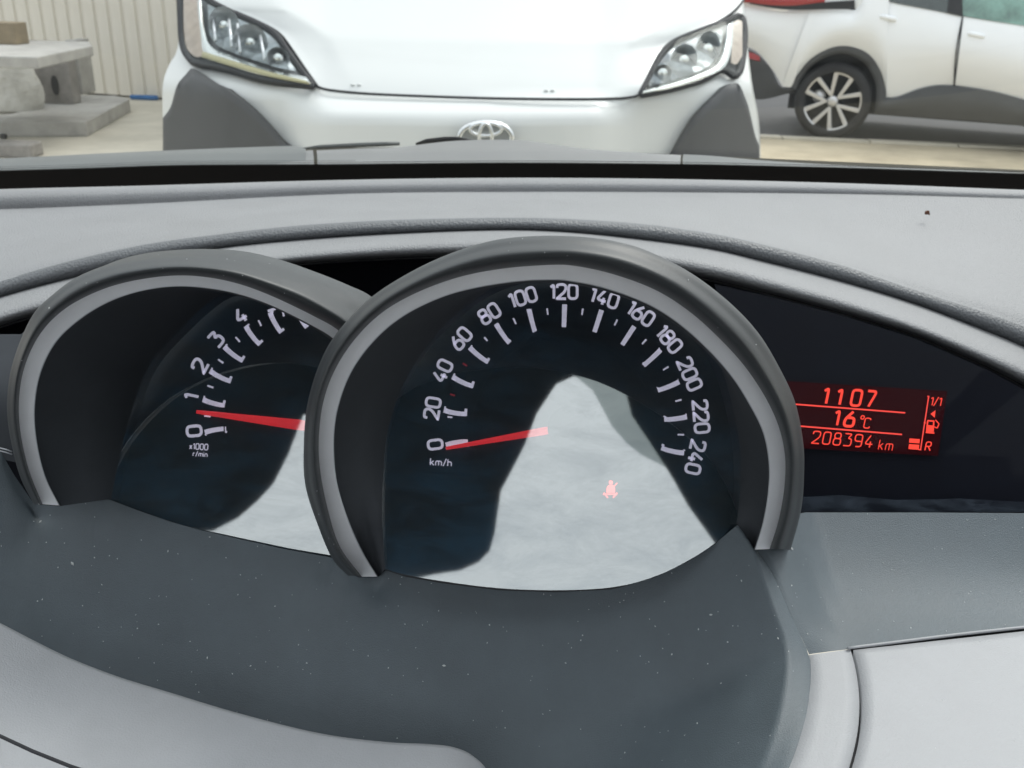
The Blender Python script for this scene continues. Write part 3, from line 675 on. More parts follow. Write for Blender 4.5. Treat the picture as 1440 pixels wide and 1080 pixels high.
mb = MB(); bp = [(.073, -.006), (.079, -.026), (.096, -.036), (.114, -.054), (.130, -.085), (.142, -.109), (.162, -.136), (.182, -.156), (.211, -.175), (.235, -.196), (.26, -.19), (.21, -.08), (.16, -.015), (.12, .0)]; mb.add([(x, y, RZ + .012) for x, y in bp], [tuple(range(14))]); put('reflection_tint', mb, glass('grey reflection pane', (.42, .45, .44), .0), CB, smooth=False)  # added unseen tinted sheet that greys one facet of the lens reflection
for sx in (-1, 1):
    mb = MB(); mb.tube([(sx * .78, .92, 1.08), (sx * .73, .6, 1.30), (sx * .64, .30, 1.50)], .045, 8); put('pillar', mb, M_cabin, CB)
    mb = MB(); mb.box((sx * .74, -.3, .65), .06, 2.3, .75); put('door_trim', mb, M_cabin, CB, smooth=False)
    mb = MB(); mb.tube([(sx * .72, -.35, 1.0), (sx * .64, -.35, 1.5)], .06, 8); put('pillar', mb, M_cabin, CB)
mb = MB(); mb.box((0, -1.3, .8), 1.5, .1, 1.4); put('rear_seat', mb, M_cabin, CB, smooth=False)
mb = MB(); mb.box((0, -.3, .3), 1.5, 2.4, .1); put('cabin_floor', mb, M_cabin, CB, smooth=False)
mb = MB(); mb.box((-.36, -.55, .85), .48, .14, .9); mb.box((.36, -.55, .85), .48, .14, .9); put('seat_back', mb, M_cabin, CB, bevel=.05)

# ================================================================== DASHBOARD
DB = thing('dashboard', 'grey plastic car dashboard with two hooded gauges and a red trip display', 'dashboard', (0, .5, .95))
X = [-260, -120, 0, 104, 207, 300, 400, 540, 700, 800, 900, 1000, 1080, 1184, 1288, 1390, 1440, 1560, 1700]
g_up = [500, 436, 396, 367, 345, 332, 321, 312, 308, 310, 317, 330, 347, 374, 408, 441, 460, 512, 590]
g_lo = [525, 460, 419, 391, 367, 351, 340, 330, 324, 327, 337, 351, 370, 397, 429, 468, 489, 545, 625]
b_mid = [545, 480, 437, 408, 384, 368, 356, 344, 338, 341, 352, 369, 389, 418, 452, 493, 515, 575, 655]
b_lo = [575, 505, 456, 428, 403, 386, 371, 361, 356, 359, 371, 390, 410, 438, 470, 514, 540, 605, 690]
def cv(ys, dy=0): return list(zip(X, [y + dy for y in ys]))
far = [(-260, 278), (-120, 272), (0, 266), (200, 261), (480, 253), (720, 250), (960, 252), (1200, 258), (1440, 267), (1560, 271), (1700, 277)]
farlo = [(-260, 302), (-120, 299), (0, 297), (200, 288), (480, 274), (720, 271), (960, 272), (1200, 276), (1440, 284), (1560, 288), (1700, 294)]
def mix(a, b, t):
    A = cr(a, 40); B = cr(b, 40); return [tuple(p) for p in lerp_pts(A, B, t)]
Yb = lambda px: .80 - .10 * ((px - 720) / 900) ** 2
Yg = lambda px: .56 - .06 * ((px - 720) / 900) ** 2
mixY = lambda t, o=0: (lambda px: Yb(px) * (1 - t) + Yg(px) * t + o)
# rear roll of the pad
strip('rear_roll', [(mix(far, farlo, .10), mixY(-.20)), (mix(far, farlo, .0), mixY(-.14)), (mix(far, farlo, .12), mixY(-.09)), (mix(far, farlo, .35), mixY(-.06)), (mix(far, farlo, .62), mixY(-.048)), (mix(far, farlo, .92), mixY(-.045)), (mix(far, farlo, 1.06), mixY(-.04)), (mix(far, farlo, 1.2), mixY(-.08))], M_pad, DB, n=120, k=5)
gu = cv(g_up)
strip('upper_pad', [(mix(farlo, gu, -.03), mixY(-.03)), (mix(farlo, gu, 0), mixY(.0)), (mix(farlo, gu, .33), mixY(.34)), (mix(farlo, gu, .66), mixY(.70)), (mix(farlo, gu, .88), mixY(.93)), (mix(farlo, gu, 1), mixY(1.0))], M_pad, DB, n=140, k=5)
def Yo(o): return lambda px: Yg(px) + o
GU, GLo, BM, BLo = cv(g_up), cv(g_lo), cv(b_mid), cv(b_lo)
strip('grained_roll', [(mix(GU, GLo, -.12), Yo(.006)), (GU, Yo(0)), (mix(GU, GLo, .35), Yo(-.004)), (mix(GU, GLo, .7), Yo(-.004)), (GLo, Yo(.000)), (mix(GU, GLo, 1.12), Yo(.008))], M_grain, DB, n=160, k=5)
strip('brow', [(mix(GLo, BM, -.2), Yo(.006)), (GLo, Yo(-.004)), (mix(GLo, BM, .5), Yo(-.026)), (BM, Yo(-.046)), (mix(BM, BLo, .4), Yo(-.052)), (mix(BM, BLo, .8), Yo(-.052)), (BLo, Yo(-.048)), (mix(BM, BLo, 1.15), Yo(-.035)), (mix(BM, BLo, 1.3), Yo(-.01))], M_pad, DB, n=160, k=5)
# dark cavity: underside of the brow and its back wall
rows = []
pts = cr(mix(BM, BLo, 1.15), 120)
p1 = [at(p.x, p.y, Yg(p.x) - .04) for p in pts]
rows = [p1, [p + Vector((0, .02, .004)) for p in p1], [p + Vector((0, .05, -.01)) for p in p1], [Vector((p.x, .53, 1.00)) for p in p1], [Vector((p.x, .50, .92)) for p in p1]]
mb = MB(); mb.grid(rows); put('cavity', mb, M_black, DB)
mb = MB(); mb.tube([at(x, y, mixY(.02)(x)) for x, y in ((960, 279.6), (1080, 282), (1150, 284), (1215, 286.5))], .0007, 6); put('pad_crease', mb, M_seam, DB)

# ---------------- gauge planes
SP_R = Plane(at(780, 600, .300), nrm(-9, 0))                  # speedometer ring
SP_L = Plane(at(780, 829, .308), nrm(33, 2))                  # its lens
SP_D = Plane(SP_L.p - SP_L.n * .014, SP_L.n)                  # its dial
TA_R = Plane(at(240, 600, .345), nrm(-9, 14))
TA_L = Plane(at(240, 735, .362), nrm(33, 4))
TA_D = Plane(TA_L.p - TA_L.n * .014, TA_L.n)
spO = [(489, 809), (468, 787), (449, 744), (430, 686), (427, 633), (432, 570), (449, 512), (473, 469), (516, 423), (564, 390), (622, 361), (690, 339), (757, 332), (827, 334), (884, 344), (933, 363), (981, 390), (1029, 428), (1067, 469), (1096, 517), (1118, 565), (1129, 618), (1131, 660), (1127, 715), (1112, 773)]
spA = [(509, 811), (478, 768), (461, 715), (450, 657), (449, 609), (456, 561), (473, 517), (502, 474), (540, 438), (588, 411), (646, 390), (709, 378), (776, 373), (812, 375), (865, 387), (923, 409), (971, 440), (1014, 479), (1048, 517), (1077, 561), (1096, 604), (1104, 647), (1102, 691), (1094, 734), (1082, 772)]
spB = [(532, 811), (507, 768), (485, 715), (473, 667), (471, 609), (480, 561), (499, 517), (531, 476), (569, 445), (617, 421), (665, 407), (728, 397), (776, 395), (803, 397), (851, 407), (908, 428), (952, 455), (995, 493), (1029, 532), (1053, 570), (1072, 609), (1080, 652), (1079, 691), (1072, 734), (1060, 773)]
spC = [(541, 800), (537, 729), (539, 657), (545, 604), (564, 546), (598, 488), (637, 445), (690, 406), (740, 388), (793, 382), (850, 388), (900, 405), (950, 434), (990, 475), (1018, 525), (1038, 605), (1043, 667), (1040, 719), (1037, 737)]
taO = [(48, 709), (29, 671), (17, 627), (10, 579), (14, 526), (29, 478), (48, 440), (72, 416), (106, 391), (150, 374), (195, 365), (241, 361), (289, 362), (337, 368), (385, 382), (427, 396), (459, 412), (497, 438), (545, 485), (575, 560), (578, 640), (555, 730), (520, 790)]
taA = [(60, 709), (41, 661), (29, 608), (27, 560), (36, 512), (58, 468), (91, 435), (135, 411), (183, 396), (241, 388), (289, 390), (337, 400), (385, 418), (443, 446), (477, 466), (520, 505), (548, 570), (550, 640), (530, 720), (500, 780)]
taB = [(85, 711), (65, 671), (53, 622), (50, 574), (58, 526), (79, 483), (111, 452), (149, 428), (192, 412), (241, 404), (289, 406), (337, 415), (385, 432), (443, 461), (472, 480), (505, 515), (530, 575), (532, 640), (515, 715), (485, 770)]
taC = [(154, 702), (166, 646), (180, 589), (207, 516), (250, 464), (308, 414), (350, 405), (400, 410), (450, 440), (490, 490), (512, 560), (515, 640), (500, 720), (478, 792)]
def towardc(pts, c, k): return [(c[0] + (x - c[0]) * k, c[1] + (y - c[1]) * k) for x, y in pts]
def hood(O, A, B, Cc, PR, PL, root, back, rear, N=150):
    o, a, b, c = cr(O, N), cr(A, N), cr(B, N), cr(Cc, N)
    ro = cr(rear, N)
    prof = [([PR.hit(p.x, p.y, -back) for p in ro]),
            ([PR.hit(p.x, p.y, -back * .45) for p in lerp_pts(o, ro, .55)]),
            ([PR.hit(p.x, p.y, -.010) for p in lerp_pts(o, a, .0)]),
            ([PR.hit(p.x, p.y, -.002) for p in lerp_pts(o, a, .28)]),
            ([PR.hit(p.x, p.y, .0030) for p in lerp_pts(o, a, .52)]),
            ([PR.hit(p.x, p.y, .0025) for p in lerp_pts(o, a, .76)]),
            ([PR.hit(p.x, p.y, -.0020) for p in lerp_pts(o, a, .94)]),
            ([PR.hit(p.x, p.y, -.009) for p in lerp_pts(o, a, 1.03)])]
    mb = MB(); mb.grid(smooth_rows(prof, 5)); put('hood', mb, M_hood, root)
    mb = MB(); mb.grid([[PR.hit(p.x, p.y, -.005) for p in lerp_pts(a, b, t)] for t in (-.06, .3, .65, .90)]); put('bezel_ring', mb, M_silver, root)
    mb = MB(); mb.grid([[PR.hit(p.x, p.y, -.005) for p in lerp_pts(a, b, .90)], [PR.hit(p.x, p.y, -.0054) for p in lerp_pts(a, b, .96)]]); put('bezel_edge', mb, M_line, root)
    e0 = [PR.hit(p.x, p.y, -.0056) for p in lerp_pts(a, b, .96)]
    cL = [PL.hit(p.x, p.y, .001) for p in c]
    e1 = [PR.hit(p.x, p.y, -.013) for p in lerp_pts(a, b, 1.10)]
    rows = [e0, [PR.hit(p.x, p.y, -.009) for p in lerp_pts(a, b, 1.0)], e1, lerp_pts(e1, cL, .5), cL, [p - PL.n * .012 for p in cL]]
    mb = MB(); mb.grid(rows); put('inner_wall', mb, M_wall, root)
    return e0
def gauge_plate(name, poly, PD, label):
    n = len(poly); top = [PD.hit(x, y, 0) for x, y in poly]; mb = MB()
    mb.add(top + [p - PD.n * .004 for p in top], [tuple(t) for t in tessellate_polygon([[Vector((x, y, 0)) for x, y in poly]])] + [(i, (i + 1) % n, n + (i + 1) % n, n + i) for i in range(n)])
    return put(name, mb, M_dial, DB, smooth=False, label=label)
def lens(Cc, bottom, PL, root, x0=0, cc=0):
    edge = [(p.x, p.y) for p in cr(Cc, 60)] + [(p.x, p.y) for p in cr(bottom, 30)][1:-1]
    n = len(edge); V = [PL.hit(x, y, 0) for x, y in edge]; cx = sum(p.x for p in V) / n; 
    mb = MB(); ctr = sum(V, Vector()) / n
    rings = [V]
    for t in (.93, .86, .79, .72, .65, .58, .51, .44, .37, .3, .23, .16, .08): rings.append([ctr + (p - ctr) * t + PL.n * .0 for p in V])
    o0 = PL.hit(425, 600); ax = PL.n.cross(PL.hit(300, 745) - o0).normalized()
    def bulge(p):
        dx = max(0, (p - o0).dot(ax) * (1 if ax.x > 0 else -1)); return p + PL.n * cc * dx * dx
    mb.grid([[bulge(p) for p in r_] for r_ in rings], wrap=True); mb.add([p for p in rings[-1]], [tuple(range(n))])
    return put('lens', mb, G_lens, root)
# ---------------- speedometer
sp_bottom = [(1037, 737), (1005, 764), (970, 787), (920, 811), (860, 826), (780, 830), (700, 827), (620, 817), (570, 808), (541, 800)]
SPM = gauge_plate('speedometer', [(536, 800), (520, 640), (540, 520), (605, 435), (690, 380), (800, 360), (900, 375), (985, 435), (1040, 520), (1055, 640), (1046, 735), (1008, 768), (970, 790), (920, 814), (860, 829), (780, 833), (700, 830), (620, 820), (570, 811)], SP_D, 'large hooded speedometer')
hood(spO, spA, spB, spC, SP_R, SP_L, SPM, .075, [(500, 800), (478, 780), (462, 744), (446, 686), (443, 633), (448, 570), (465, 512), (489, 469), (530, 425), (574, 393), (630, 365), (692, 344), (757, 336), (825, 338), (880, 349), (926, 368), (972, 395), (1018, 434), (1054, 475), (1082, 520), (1104, 567), (1115, 618), (1117, 660), (1113, 710), (1102, 765)])
lens(spC, sp_bottom, SP_L, SPM)
def disc(name, cx, cy, rx, ry, PD, off, m_, root, th=.001, r_in=0):
    mb = MB(); N = 64; A = [2 * math.pi * k / N for k in range(N)]
    E = lambda k, o: [PD.hit(cx + rx * k * math.cos(a), cy + ry * k * math.sin(a), o) for a in A]
    if r_in: mb.grid([E(r_in, off), E(r_in, off + th), E(1, off + th), E(1, off)], wrap=True)
    else: mb.grid([E(1, off), E(1, off + th), E(.01, off + th)], wrap=True)
    return put(name, mb, m_, root, smooth=False)
disc('dial_step', 793, 605, 130, 133, SP_D, .0002, M_dial2, SPM, .0012, .985)
spn = [('0', 612, 625), ('20', 608, 574), ('40', 622, 522), ('60', 648, 476), ('80', 688, 441), ('100', 735, 418), ('120', 793, 410), ('140', 850, 419), ('160', 901, 441), ('180', 941, 477), ('200', 970, 526), ('220', 986, 586), ('240', 978, 643)]
for s, x, y in spn:
    a = math.degrees(math.atan2(x - 793, 603 - y))
    lettering('numeral', s, (x, y), 20, a, SP_D, M_num, SPM, stroke=.195, wide=.98, gap=.2)
spt = [((627, 626), (658, 621)), ((625, 577), (656, 582)), ((637, 530), (665, 543)), ((661, 489), (686, 509)), ((698, 456), (716, 482)), ((744, 435), (752, 466)), ((794, 428), (793, 460)), ((846, 436), (836, 467)), ((892, 459), (875, 485)), ((929, 492), (905, 514)), ((955, 537), (925, 549)), ((966, 586), (934, 590)), ((962, 637), (930, 630))]
def tick(p, q, PD, root, serif, m_=M_num, w0=7, w1=6.2):
    mb = MB(); p = Vector(p); q = Vector(q); d = (q - p).normalized(); n = Vector((-d.y, d.x))
    # slightly bowed bar
    mid = (p + q) / 2 + n * serif * .28
    P_ = [p, (p + mid) / 2 + n * serif * .1, mid, (q + mid) / 2 + n * serif * .1, q]
    for i in range(4): slab('', bar(P_[i], P_[i + 1], w0 + (w1 - w0) * i / 4, w0 + (w1 - w0) * (i + 1) / 4), PD, None, None, .0004, .0004, mb=mb)
    if serif:
        slab('', bar(p - n * serif * 1.1 + d * .2, p + n * w0 * .5 + d * .8, 2.2, 3.6), PD, None, None, .0009, .0002, mb=mb)
        slab('', bar(q - n * serif * 1.35 - d * 1.8, q + n * w1 * .5 - d * 1.0, 3.6, 4.4), PD, None, None, .0009, .0002, mb=mb)
    return put('tick', mb, m_, root, smooth=False)
for i, (p, q) in enumerate(spt):
    ser = [-6.5, 6.5, 6, 5, 3.5, 1.5, 0, 0, 0, -2, -3.5, -4.5, -5.5][i]
    tick(p, q, SP_D, SPM, ser * .8)
for i in range(12):
    (p, q), (p2, q2) = spt[i], spt[i + 1]
    c = Vector((793, 605)); 
    o = (Vector(p) + Vector(p2)) / 2; n_ = (Vector(q) + Vector(q2)) / 2
    ro = ((Vector(p) - c).length + (Vector(p2) - c).length) / 2; dd = (o - c).normalized()
    if i == 0: dd = Vector((-1, -.115)).normalized()
    a0, a1 = c + dd * (ro - 4), c + dd * (ro - (13 if i > 3 else 11))
    red = i in (1, 2)
    tick(tuple(a0), tuple(a1), SP_D, SPM, 0, M_dimred if red else M_num, 2.6, 2.2)
lettering('unit_mark', 'km/h', (620, 650), 9.5, 3, SP_D, M_num, SPM, stroke=.17, gap=.24, wide=1.05)
mb = MB()
def needle(tip, root_, w0, w1, PD, parent, h0=.003, cap=True):
    mb = MB(); d = (Vector(root_) - Vector(tip)).normalized(); n = Vector((-d.y, d.x)); N = 9
    rows = []
    for k in range(N):
        t = k / (N - 1); c = Vector(tip).lerp(Vector(root_), t); w_ = w0 + (w1 - w0) * min(1, t * 1.15) * (1 if t < .95 else .8)
        rows.append([PD.hit(*(c + n * w_ / 2), h0), PD.hit(*(c + n * w_ / 4), h0 + .0012), PD.hit(*c, h0 + .0016), PD.hit(*(c - n * w_ / 4), h0 + .0012), PD.hit(*(c - n * w_ / 2), h0)])
    mb.grid(rows); k = len(mb.v); mb.add(rows[0], [(0, 1, 2, 3, 4)]); mb.add(rows[-1], [(4, 3, 2, 1, 0)])
    put('needle', mb, M_needle, parent)
needle((627, 630.5), (783, 603), 4.5, 11, SP_D, SPM)
disc('needle_hub', 800, 602, 30, 31, SP_D, .0045, M_black, SPM, .003)
# belt warning lamp
ic = MB(); cx, cy = 858, 688
def icp(pts): return [(cx + x, cy + y) for x, y in pts]
slab('', icp([(3 * math.cos(R(a)) + 1, -9.5 + 3.2 * math.sin(R(a))) for a in range(0, 360, 45)]), SP_D, None, None, .0005, .0003, mb=ic)
slab('', icp([(-2, -6), (4, -6), (7, -2), (7, 5), (-5, 5), (-5, -2)]), SP_D, None, None, .0005, .0003, mb=ic)
slab('', bar((cx - 9, cy + 5), (cx - 3, cy + 12), 2, 2), SP_D, None, None, .0005, .0003, mb=ic); slab('', bar((cx + 10, cy + 5), (cx + 4, cy + 12), 2, 2), SP_D, None, None, .0005, .0003, mb=ic)
slab('', bar((cx - 6, cy + 9), (cx + 10, cy - 9), 1.5, 1.5), SP_D, None, None, .0009, .0002, mb=ic)
slab('', bar((cx - 10, cy + 7), (cx + 10, cy + 7), 2, 2), SP_D, None, None, .0009, .0002, mb=ic)
put('seatbelt_lamp', ic, M_warn, SPM, smooth=False)

# ---------------- tachometer
ta_bottom = [(478, 792), (467, 790), (400, 776), (337, 760), (280, 745), (241, 733), (195, 717), (154, 702)]
TAM = gauge_plate('tachometer', [(140, 702), (150, 600), (185, 505), (240, 440), (310, 400), (420, 392), (480, 430), (515, 520), (520, 640), (505, 740), (480, 788), (400, 775), (337, 761), (280, 748), (241, 737), (195, 721), (150, 706)], TA_D, 'smaller hooded rev counter')
hood(taO, taA, taB, taC, TA_R, TA_L, TAM, .05, [(70, 700), (52, 660), (36, 615), (30, 575), (34, 530), (46, 480), (66, 440), (90, 412), (124, 386), (160, 368), (200, 357), (241, 352), (289, 350), (340, 353), (390, 364), (440, 381), (490, 401), (526, 420), (575, 470), (600, 560), (600, 640), (570, 730), (530, 790)])
lens(taC, ta_bottom, TA_L, TAM, 365, 0)
disc('dial_step', 432, 594, 118, 128, TA_D, .0002, M_dial2, TAM, .0012, .985)
disc('needle_hub', 432, 592, 34, 40, TA_D, .0002, M_dial2, TAM, .002)
for s, x, y in (('0', 273, 606), ('1', 269, 558), ('2', 281, 514), ('3', 304, 477), ('4', 338, 444), ('5', 380, 426), ('6', 426, 418)):
    a = math.degrees(math.atan2(x - 432, 592 - y)); lettering('numeral', s, (x, y), 20, a, TA_D, M_num, TAM, stroke=.195, wide=1.1 if s != '1' else 1)
tat = [((288, 608), (318, 603)), ((286, 562), (316, 570)), ((296, 522), (324, 536)), ((316, 488), (341, 507)), ((346, 459), (365, 484)), ((380, 440), (395, 467)), ((414, 430), (431, 460))]
for i, (p, q) in enumerate(tat): tick(p, q, TA_D, TAM, [-4, 5, 5, 5, 5, 4.5, 4.5][i])
for i in range(6):
    (p, q), (p2, q2) = tat[i], tat[i + 1]; c = Vector((432, 592)); o = (Vector(p) + Vector(p2)) / 2; ro = ((Vector(p) - c).length + (Vector(p2) - c).length) / 2; dd = (o - c).normalized()
    tick(tuple(c + dd * (ro - 2)), tuple(c + dd * (ro - 11)), TA_D, TAM, 0, M_num, 2.4, 2.8)
lettering('unit_mark', 'x1000', (279.5, 628), 8, 4, TA_D, M_num, TAM, stroke=.19, gap=.24, wide=.9)
lettering('unit_mark', 'r/min', (281.5, 638.5), 6.5, 4, TA_D, M_num, TAM, stroke=.19, gap=.24, wide=1.0)
needle((276, 579), (440, 600), 5, 15, TA_D, TAM)

# ---------------- trip display
PD_ = Plane(at(1230, 600, .40), nrm(20, -6))
mb = MB(); poly = [(1005, 400), (1085, 418), (1184, 444), (1288, 477), (1390, 521), (1440, 548), (1560, 613), (1560, 722), (1440, 721), (1090, 719)]
TD = slab('trip_display', poly, PD_, M_black, DB, -.006, .004, label='red digital trip display')
slab('backlit_screen', [(1100, 535.5), (1332, 550), (1319, 641), (1100, 629)], PD_, M_lcdbg, TD, .0, .0008)
def lc(s, x, y, h, **k): 
    kw = dict(stroke=.15, gap=.25, rnd=.22, shear=.13, off=.001, thick=.0002); kw.update(k)
    return lettering(kw.pop('name', 'digit'), s, (x, y), h, 4.2, PD_, M_lcd, TD, **kw)
lc('1', 1161.5, 556.5, 22, stroke=.16); lc('1', 1180.5, 558, 22, stroke=.16); lc('0', 1204.5, 559.5, 22, stroke=.16, wide=.95); lc('7', 1225, 561, 22, stroke=.16, wide=.95)
lc('1', 1177, 587.5, 21, stroke=.16); lc('6', 1195, 589, 21, stroke=.18, wide=1.0); lc('o', 1212, 592, 15, stroke=.10, name='degree_mark'); lc('C', 1219.5, 595, 14, stroke=.11, name='degree_mark')
for i, ch in enumerate('208394'): lc(ch, 1148 + i * 14.8, 615.0 + i * 1.15, 17, stroke=.10, wide=.95)
lc('km', 1246, 626, 13.5, stroke=.10, gap=.35, wide=.85, name='unit_mark')
lc('D', 1125, 613, 13, stroke=.10, name='unit_mark')
lc('1/1', 1316.5, 564.5, 11.5, stroke=.12, gap=.18, name='page_mark'); lc('R', 1305.5, 627.5, 12, stroke=.13, wide=1.05, name='reserve_mark')
slab('divider_line', bar((1100, 567), (1273, 580.5), 2, 2), PD_, M_lcdl, TD, .001, .0002); slab('divider_line', bar((1110, 598), (1268.5, 611), 2, 2), PD_, M_lcdl, TD, .001, .0002)
mb = MB(); 
for a, b in (((1306, 557.5), (1294.5, 632.5)), ((1304, 557), (1307, 558)), ((1291.5, 632), (1295.5, 632.5)), ((1299, 594), (1302, 595))): slab('', bar(a, b, 1.6, 1.6), PD_, None, None, .001, .0002, mb=mb)
put('fuel_scale', mb, M_lcdl, TD, smooth=False)
slab('fuel_bar', [(1279, 616.5), (1293.5, 617.5), (1293, 623.5), (1278.5, 622.5)], PD_, M_lcd, TD, .001, .0002); slab('fuel_bar', [(1278.3, 624.5), (1292.8, 625.5), (1292, 632.5), (1277.5, 631.5)], PD_, M_lcd, TD, .001, .0002)
slab('arrow_mark', [(1308.5, 582), (1315.5, 577), (1314.5, 587.5)], PD_, M_lcd, TD, .001, .0002)
mb = MB()
for a, b, w_ in (((1304.5, 592), (1303.2, 607), 2), ((1313.2, 592.5), (1312, 607.5), 2), ((1304, 591.5), (1314, 592.3), 2), ((1304, 598.6), (1313, 599.4), 2), ((1308, 599), (1307, 608), 7.5), ((1301.8, 608), (1314, 609), 2), ((1313, 600), (1318, 602), 1.5), ((1318, 602), (1320.5, 596), 1.5), ((1320.5, 596), (1315.5, 590.5), 1.5)): slab('', bar(a, b, w_, w_), PD_, None, None, .001, .0002, mb=mb)
put('fuel_pump_mark', mb, M_lcd, TD, smooth=False)
mb = MB(); dl = [(1005, 399), (1085, 416), (1184, 442), (1288, 475), (1390, 519), (1440, 546), (1560, 611), (1560, 721), (1440, 720), (1090, 718)]
mb.add([PD_.hit(x, y, .012) for x, y in dl], [tuple(range(10))]); put('display_window', mb, G_disp, TD, smooth=False)
mb = MB(); mb.add([PD_.hit(x, y, .0125) for x, y in ((1110, 700), (1180, 696), (1260, 703), (1350, 701), (1440, 706), (1440, 720), (1110, 719.5))], [tuple(range(7))]); put('wipe_smear', mb, glass('dusty smear', (.95, .96, 1), .1, .05, (.16, .20, .25), .55, 60), TD, smooth=False)

# ---------------- lower fascia
# top edge meets gauges and display; columns follow across
top_edge = [(-120, 600), (-40, 622), (0, 634), (20, 668), (48, 709), (85, 712), (120, 704), (154, 702.5), (195, 718), (241, 734), (280, 745), (337, 758), (400, 772), (467, 784), (489, 806), (505, 812), (532, 812), (541, 802), (570, 808.5), (620, 818), (700, 828), (780, 831), (860, 827), (920, 812), (970, 788), (1005, 765), (1037, 738), (1060, 773)]
def seq(pts, n):   # polyline resample, keeps corners
    P = [Vector(p) for p in pts]; L = [0]
    for i in range(1, len(P)): L.append(L[-1] + (P[i] - P[i - 1]).length)
    out = []; j = 0
    for i in range(n):
        s = L[-1] * i / (n - 1)
        while j < len(L) - 2 and L[j + 1] < s: j += 1
        out.append(P[j].lerp(P[j + 1], min(1, (s - L[j]) / (L[j + 1] - L[j]))))
    return out
NS = 220
te = seq(top_edge, NS)
sb = cr([(-120, 815), (-60, 846), (0, 875), (50, 901), (100, 925), (165, 950), (230, 970), (340, 1003), (450, 1030), (540, 1042), (600, 1045), (640, 1050), (668, 1064), (690, 1090), (715, 1150), (760, 1210), (850, 1230), (950, 1225), (1040, 1190), (1085, 1130), (1110, 1078), (1126, 1030), (1137, 975)], NS)
def Ytop(px): # depth of the top edge: behind the two lenses' lower edges
    K = ((150, .372), (300, .357), (460, .350), (530, .322))
    if px <= K[0][0]: return K[0][1]
    for (a, ya), (b, yb) in zip(K, K[1:]):
        if px <= b: return ya + (yb - ya) * (px - a) / (b - a)
    return .322
def Ybot(px):
    t = min(1, max(0, (px - 0) / 600)); t = t * t * (3 - 2 * t); return .335 * (1 - t) + .275 * t
# make columns run down, not slanted: pair by x where possible
T3 = [at(p.x, p.y, Ytop(p.x)) for p in te]
bo = cr([(-120, 940), (0, 985), (200, 1070), (450, 1150), (650, 1200), (850, 1225), (1000, 1215), (1050, 1200)], NS)
def Ybo(px):
    t = min(1, max(0, px / 700)); t = t * t * (3 - 2 * t); return .318 * (1 - t) + .250 * t
B3 = [at(p.x, p.y, Ybo(p.x)) for p in bo]
ES = cr([(1060, 773), (1080, 796), (1098, 832), (1117, 876), (1130, 903), (1138, 921), (1141, 945), (1139, 975), (1130, 1020), (1112, 1075), (1085, 1130), (1050, 1200)], 90)
zs = at(1138, 921, .290).z
yE = lambda py: .322 + (.290 - .322) * (py - 773) / (921 - 773)
def edge3(p): return at(p.x, p.y, yE(p.y)) if p.y < 921 else atz(p.x, p.y, zs)
EL = [edge3(p) for p in ES]
T3[-1] = EL[0]
ts = [0, .03, .08, .16, .26, .38, .5, .62, .74, .86, 1]
rows = []
for t in ts:
    bow = .013 * math.sin(math.pi * t ** .8)
    r_ = [a.lerp(b, t) + Vector((0, bow * -.2, -bow)) for a, b in zip(T3, B3)]
    fi = t * 89; e = EL[int(fi)].lerp(EL[min(89, int(fi) + 1)], fi - int(fi)); dlt = e - r_[-1]
    for k in range(NS):
        q = (k - (NS - 1 - 60)) / 60
        if q > 0: r_[k] = r_[k] + dlt * (q * q * (3 - 2 * q))
    rows.append(r_)
for _ in range(6):      # even out the creases that spread from the corners of the top edge
    for i_ in range(2, len(rows)):
        q = rows[i_]; w_ = min(1, (i_ - 1) / 3)
        rows[i_] = [q[0]] + [q[k].lerp((q[max(0, k - 5)] + q[min(NS - 1, k + 5)]) / 2, w_ * .8 * min(1, k / 5, max(0, NS - 20 - k) / 40)) for k in range(1, NS - 1)] + [q[-1]]
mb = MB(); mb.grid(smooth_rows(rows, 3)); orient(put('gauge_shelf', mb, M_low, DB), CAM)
# ledge below the dark shelf, left, in the lightened plastic
le = sb[:int(NS * .70)]
def Yl(px):
    t = min(1, max(0, px / 640)); t = t * t * (3 - 2 * t); return .312 * (1 - t) + .256 * t
r1 = [at(p.x, p.y, Yl(p.x)) for p in le]
def dn(k, dz): return [p + Vector((0, -k, dz)) for p in r1]
rows = [[p + Vector((0, .001, -.012)) for p in r1], [p + Vector((0, .001, -.003)) for p in r1], dn(0, -.0004), dn(.002, 0), dn(.03, 0), dn(.09, -.002), dn(.2, -.006)]
mb = MB(); mb.grid(rows); orient(put('lower_ledge', mb, M_lid_lit, DB), CAM)
zz = r1[20].z - .0005
mb = MB(); mb.tube([Vector((p.x, p.y, p.z)) for p in [atz(x, y, zz + .0) for x, y in ((-60, 1005), (0, 1035), (45, 1056), (100, 1078), (160, 1098))]], .0007, 6); put('ledge_gap', mb, M_seam, DB)
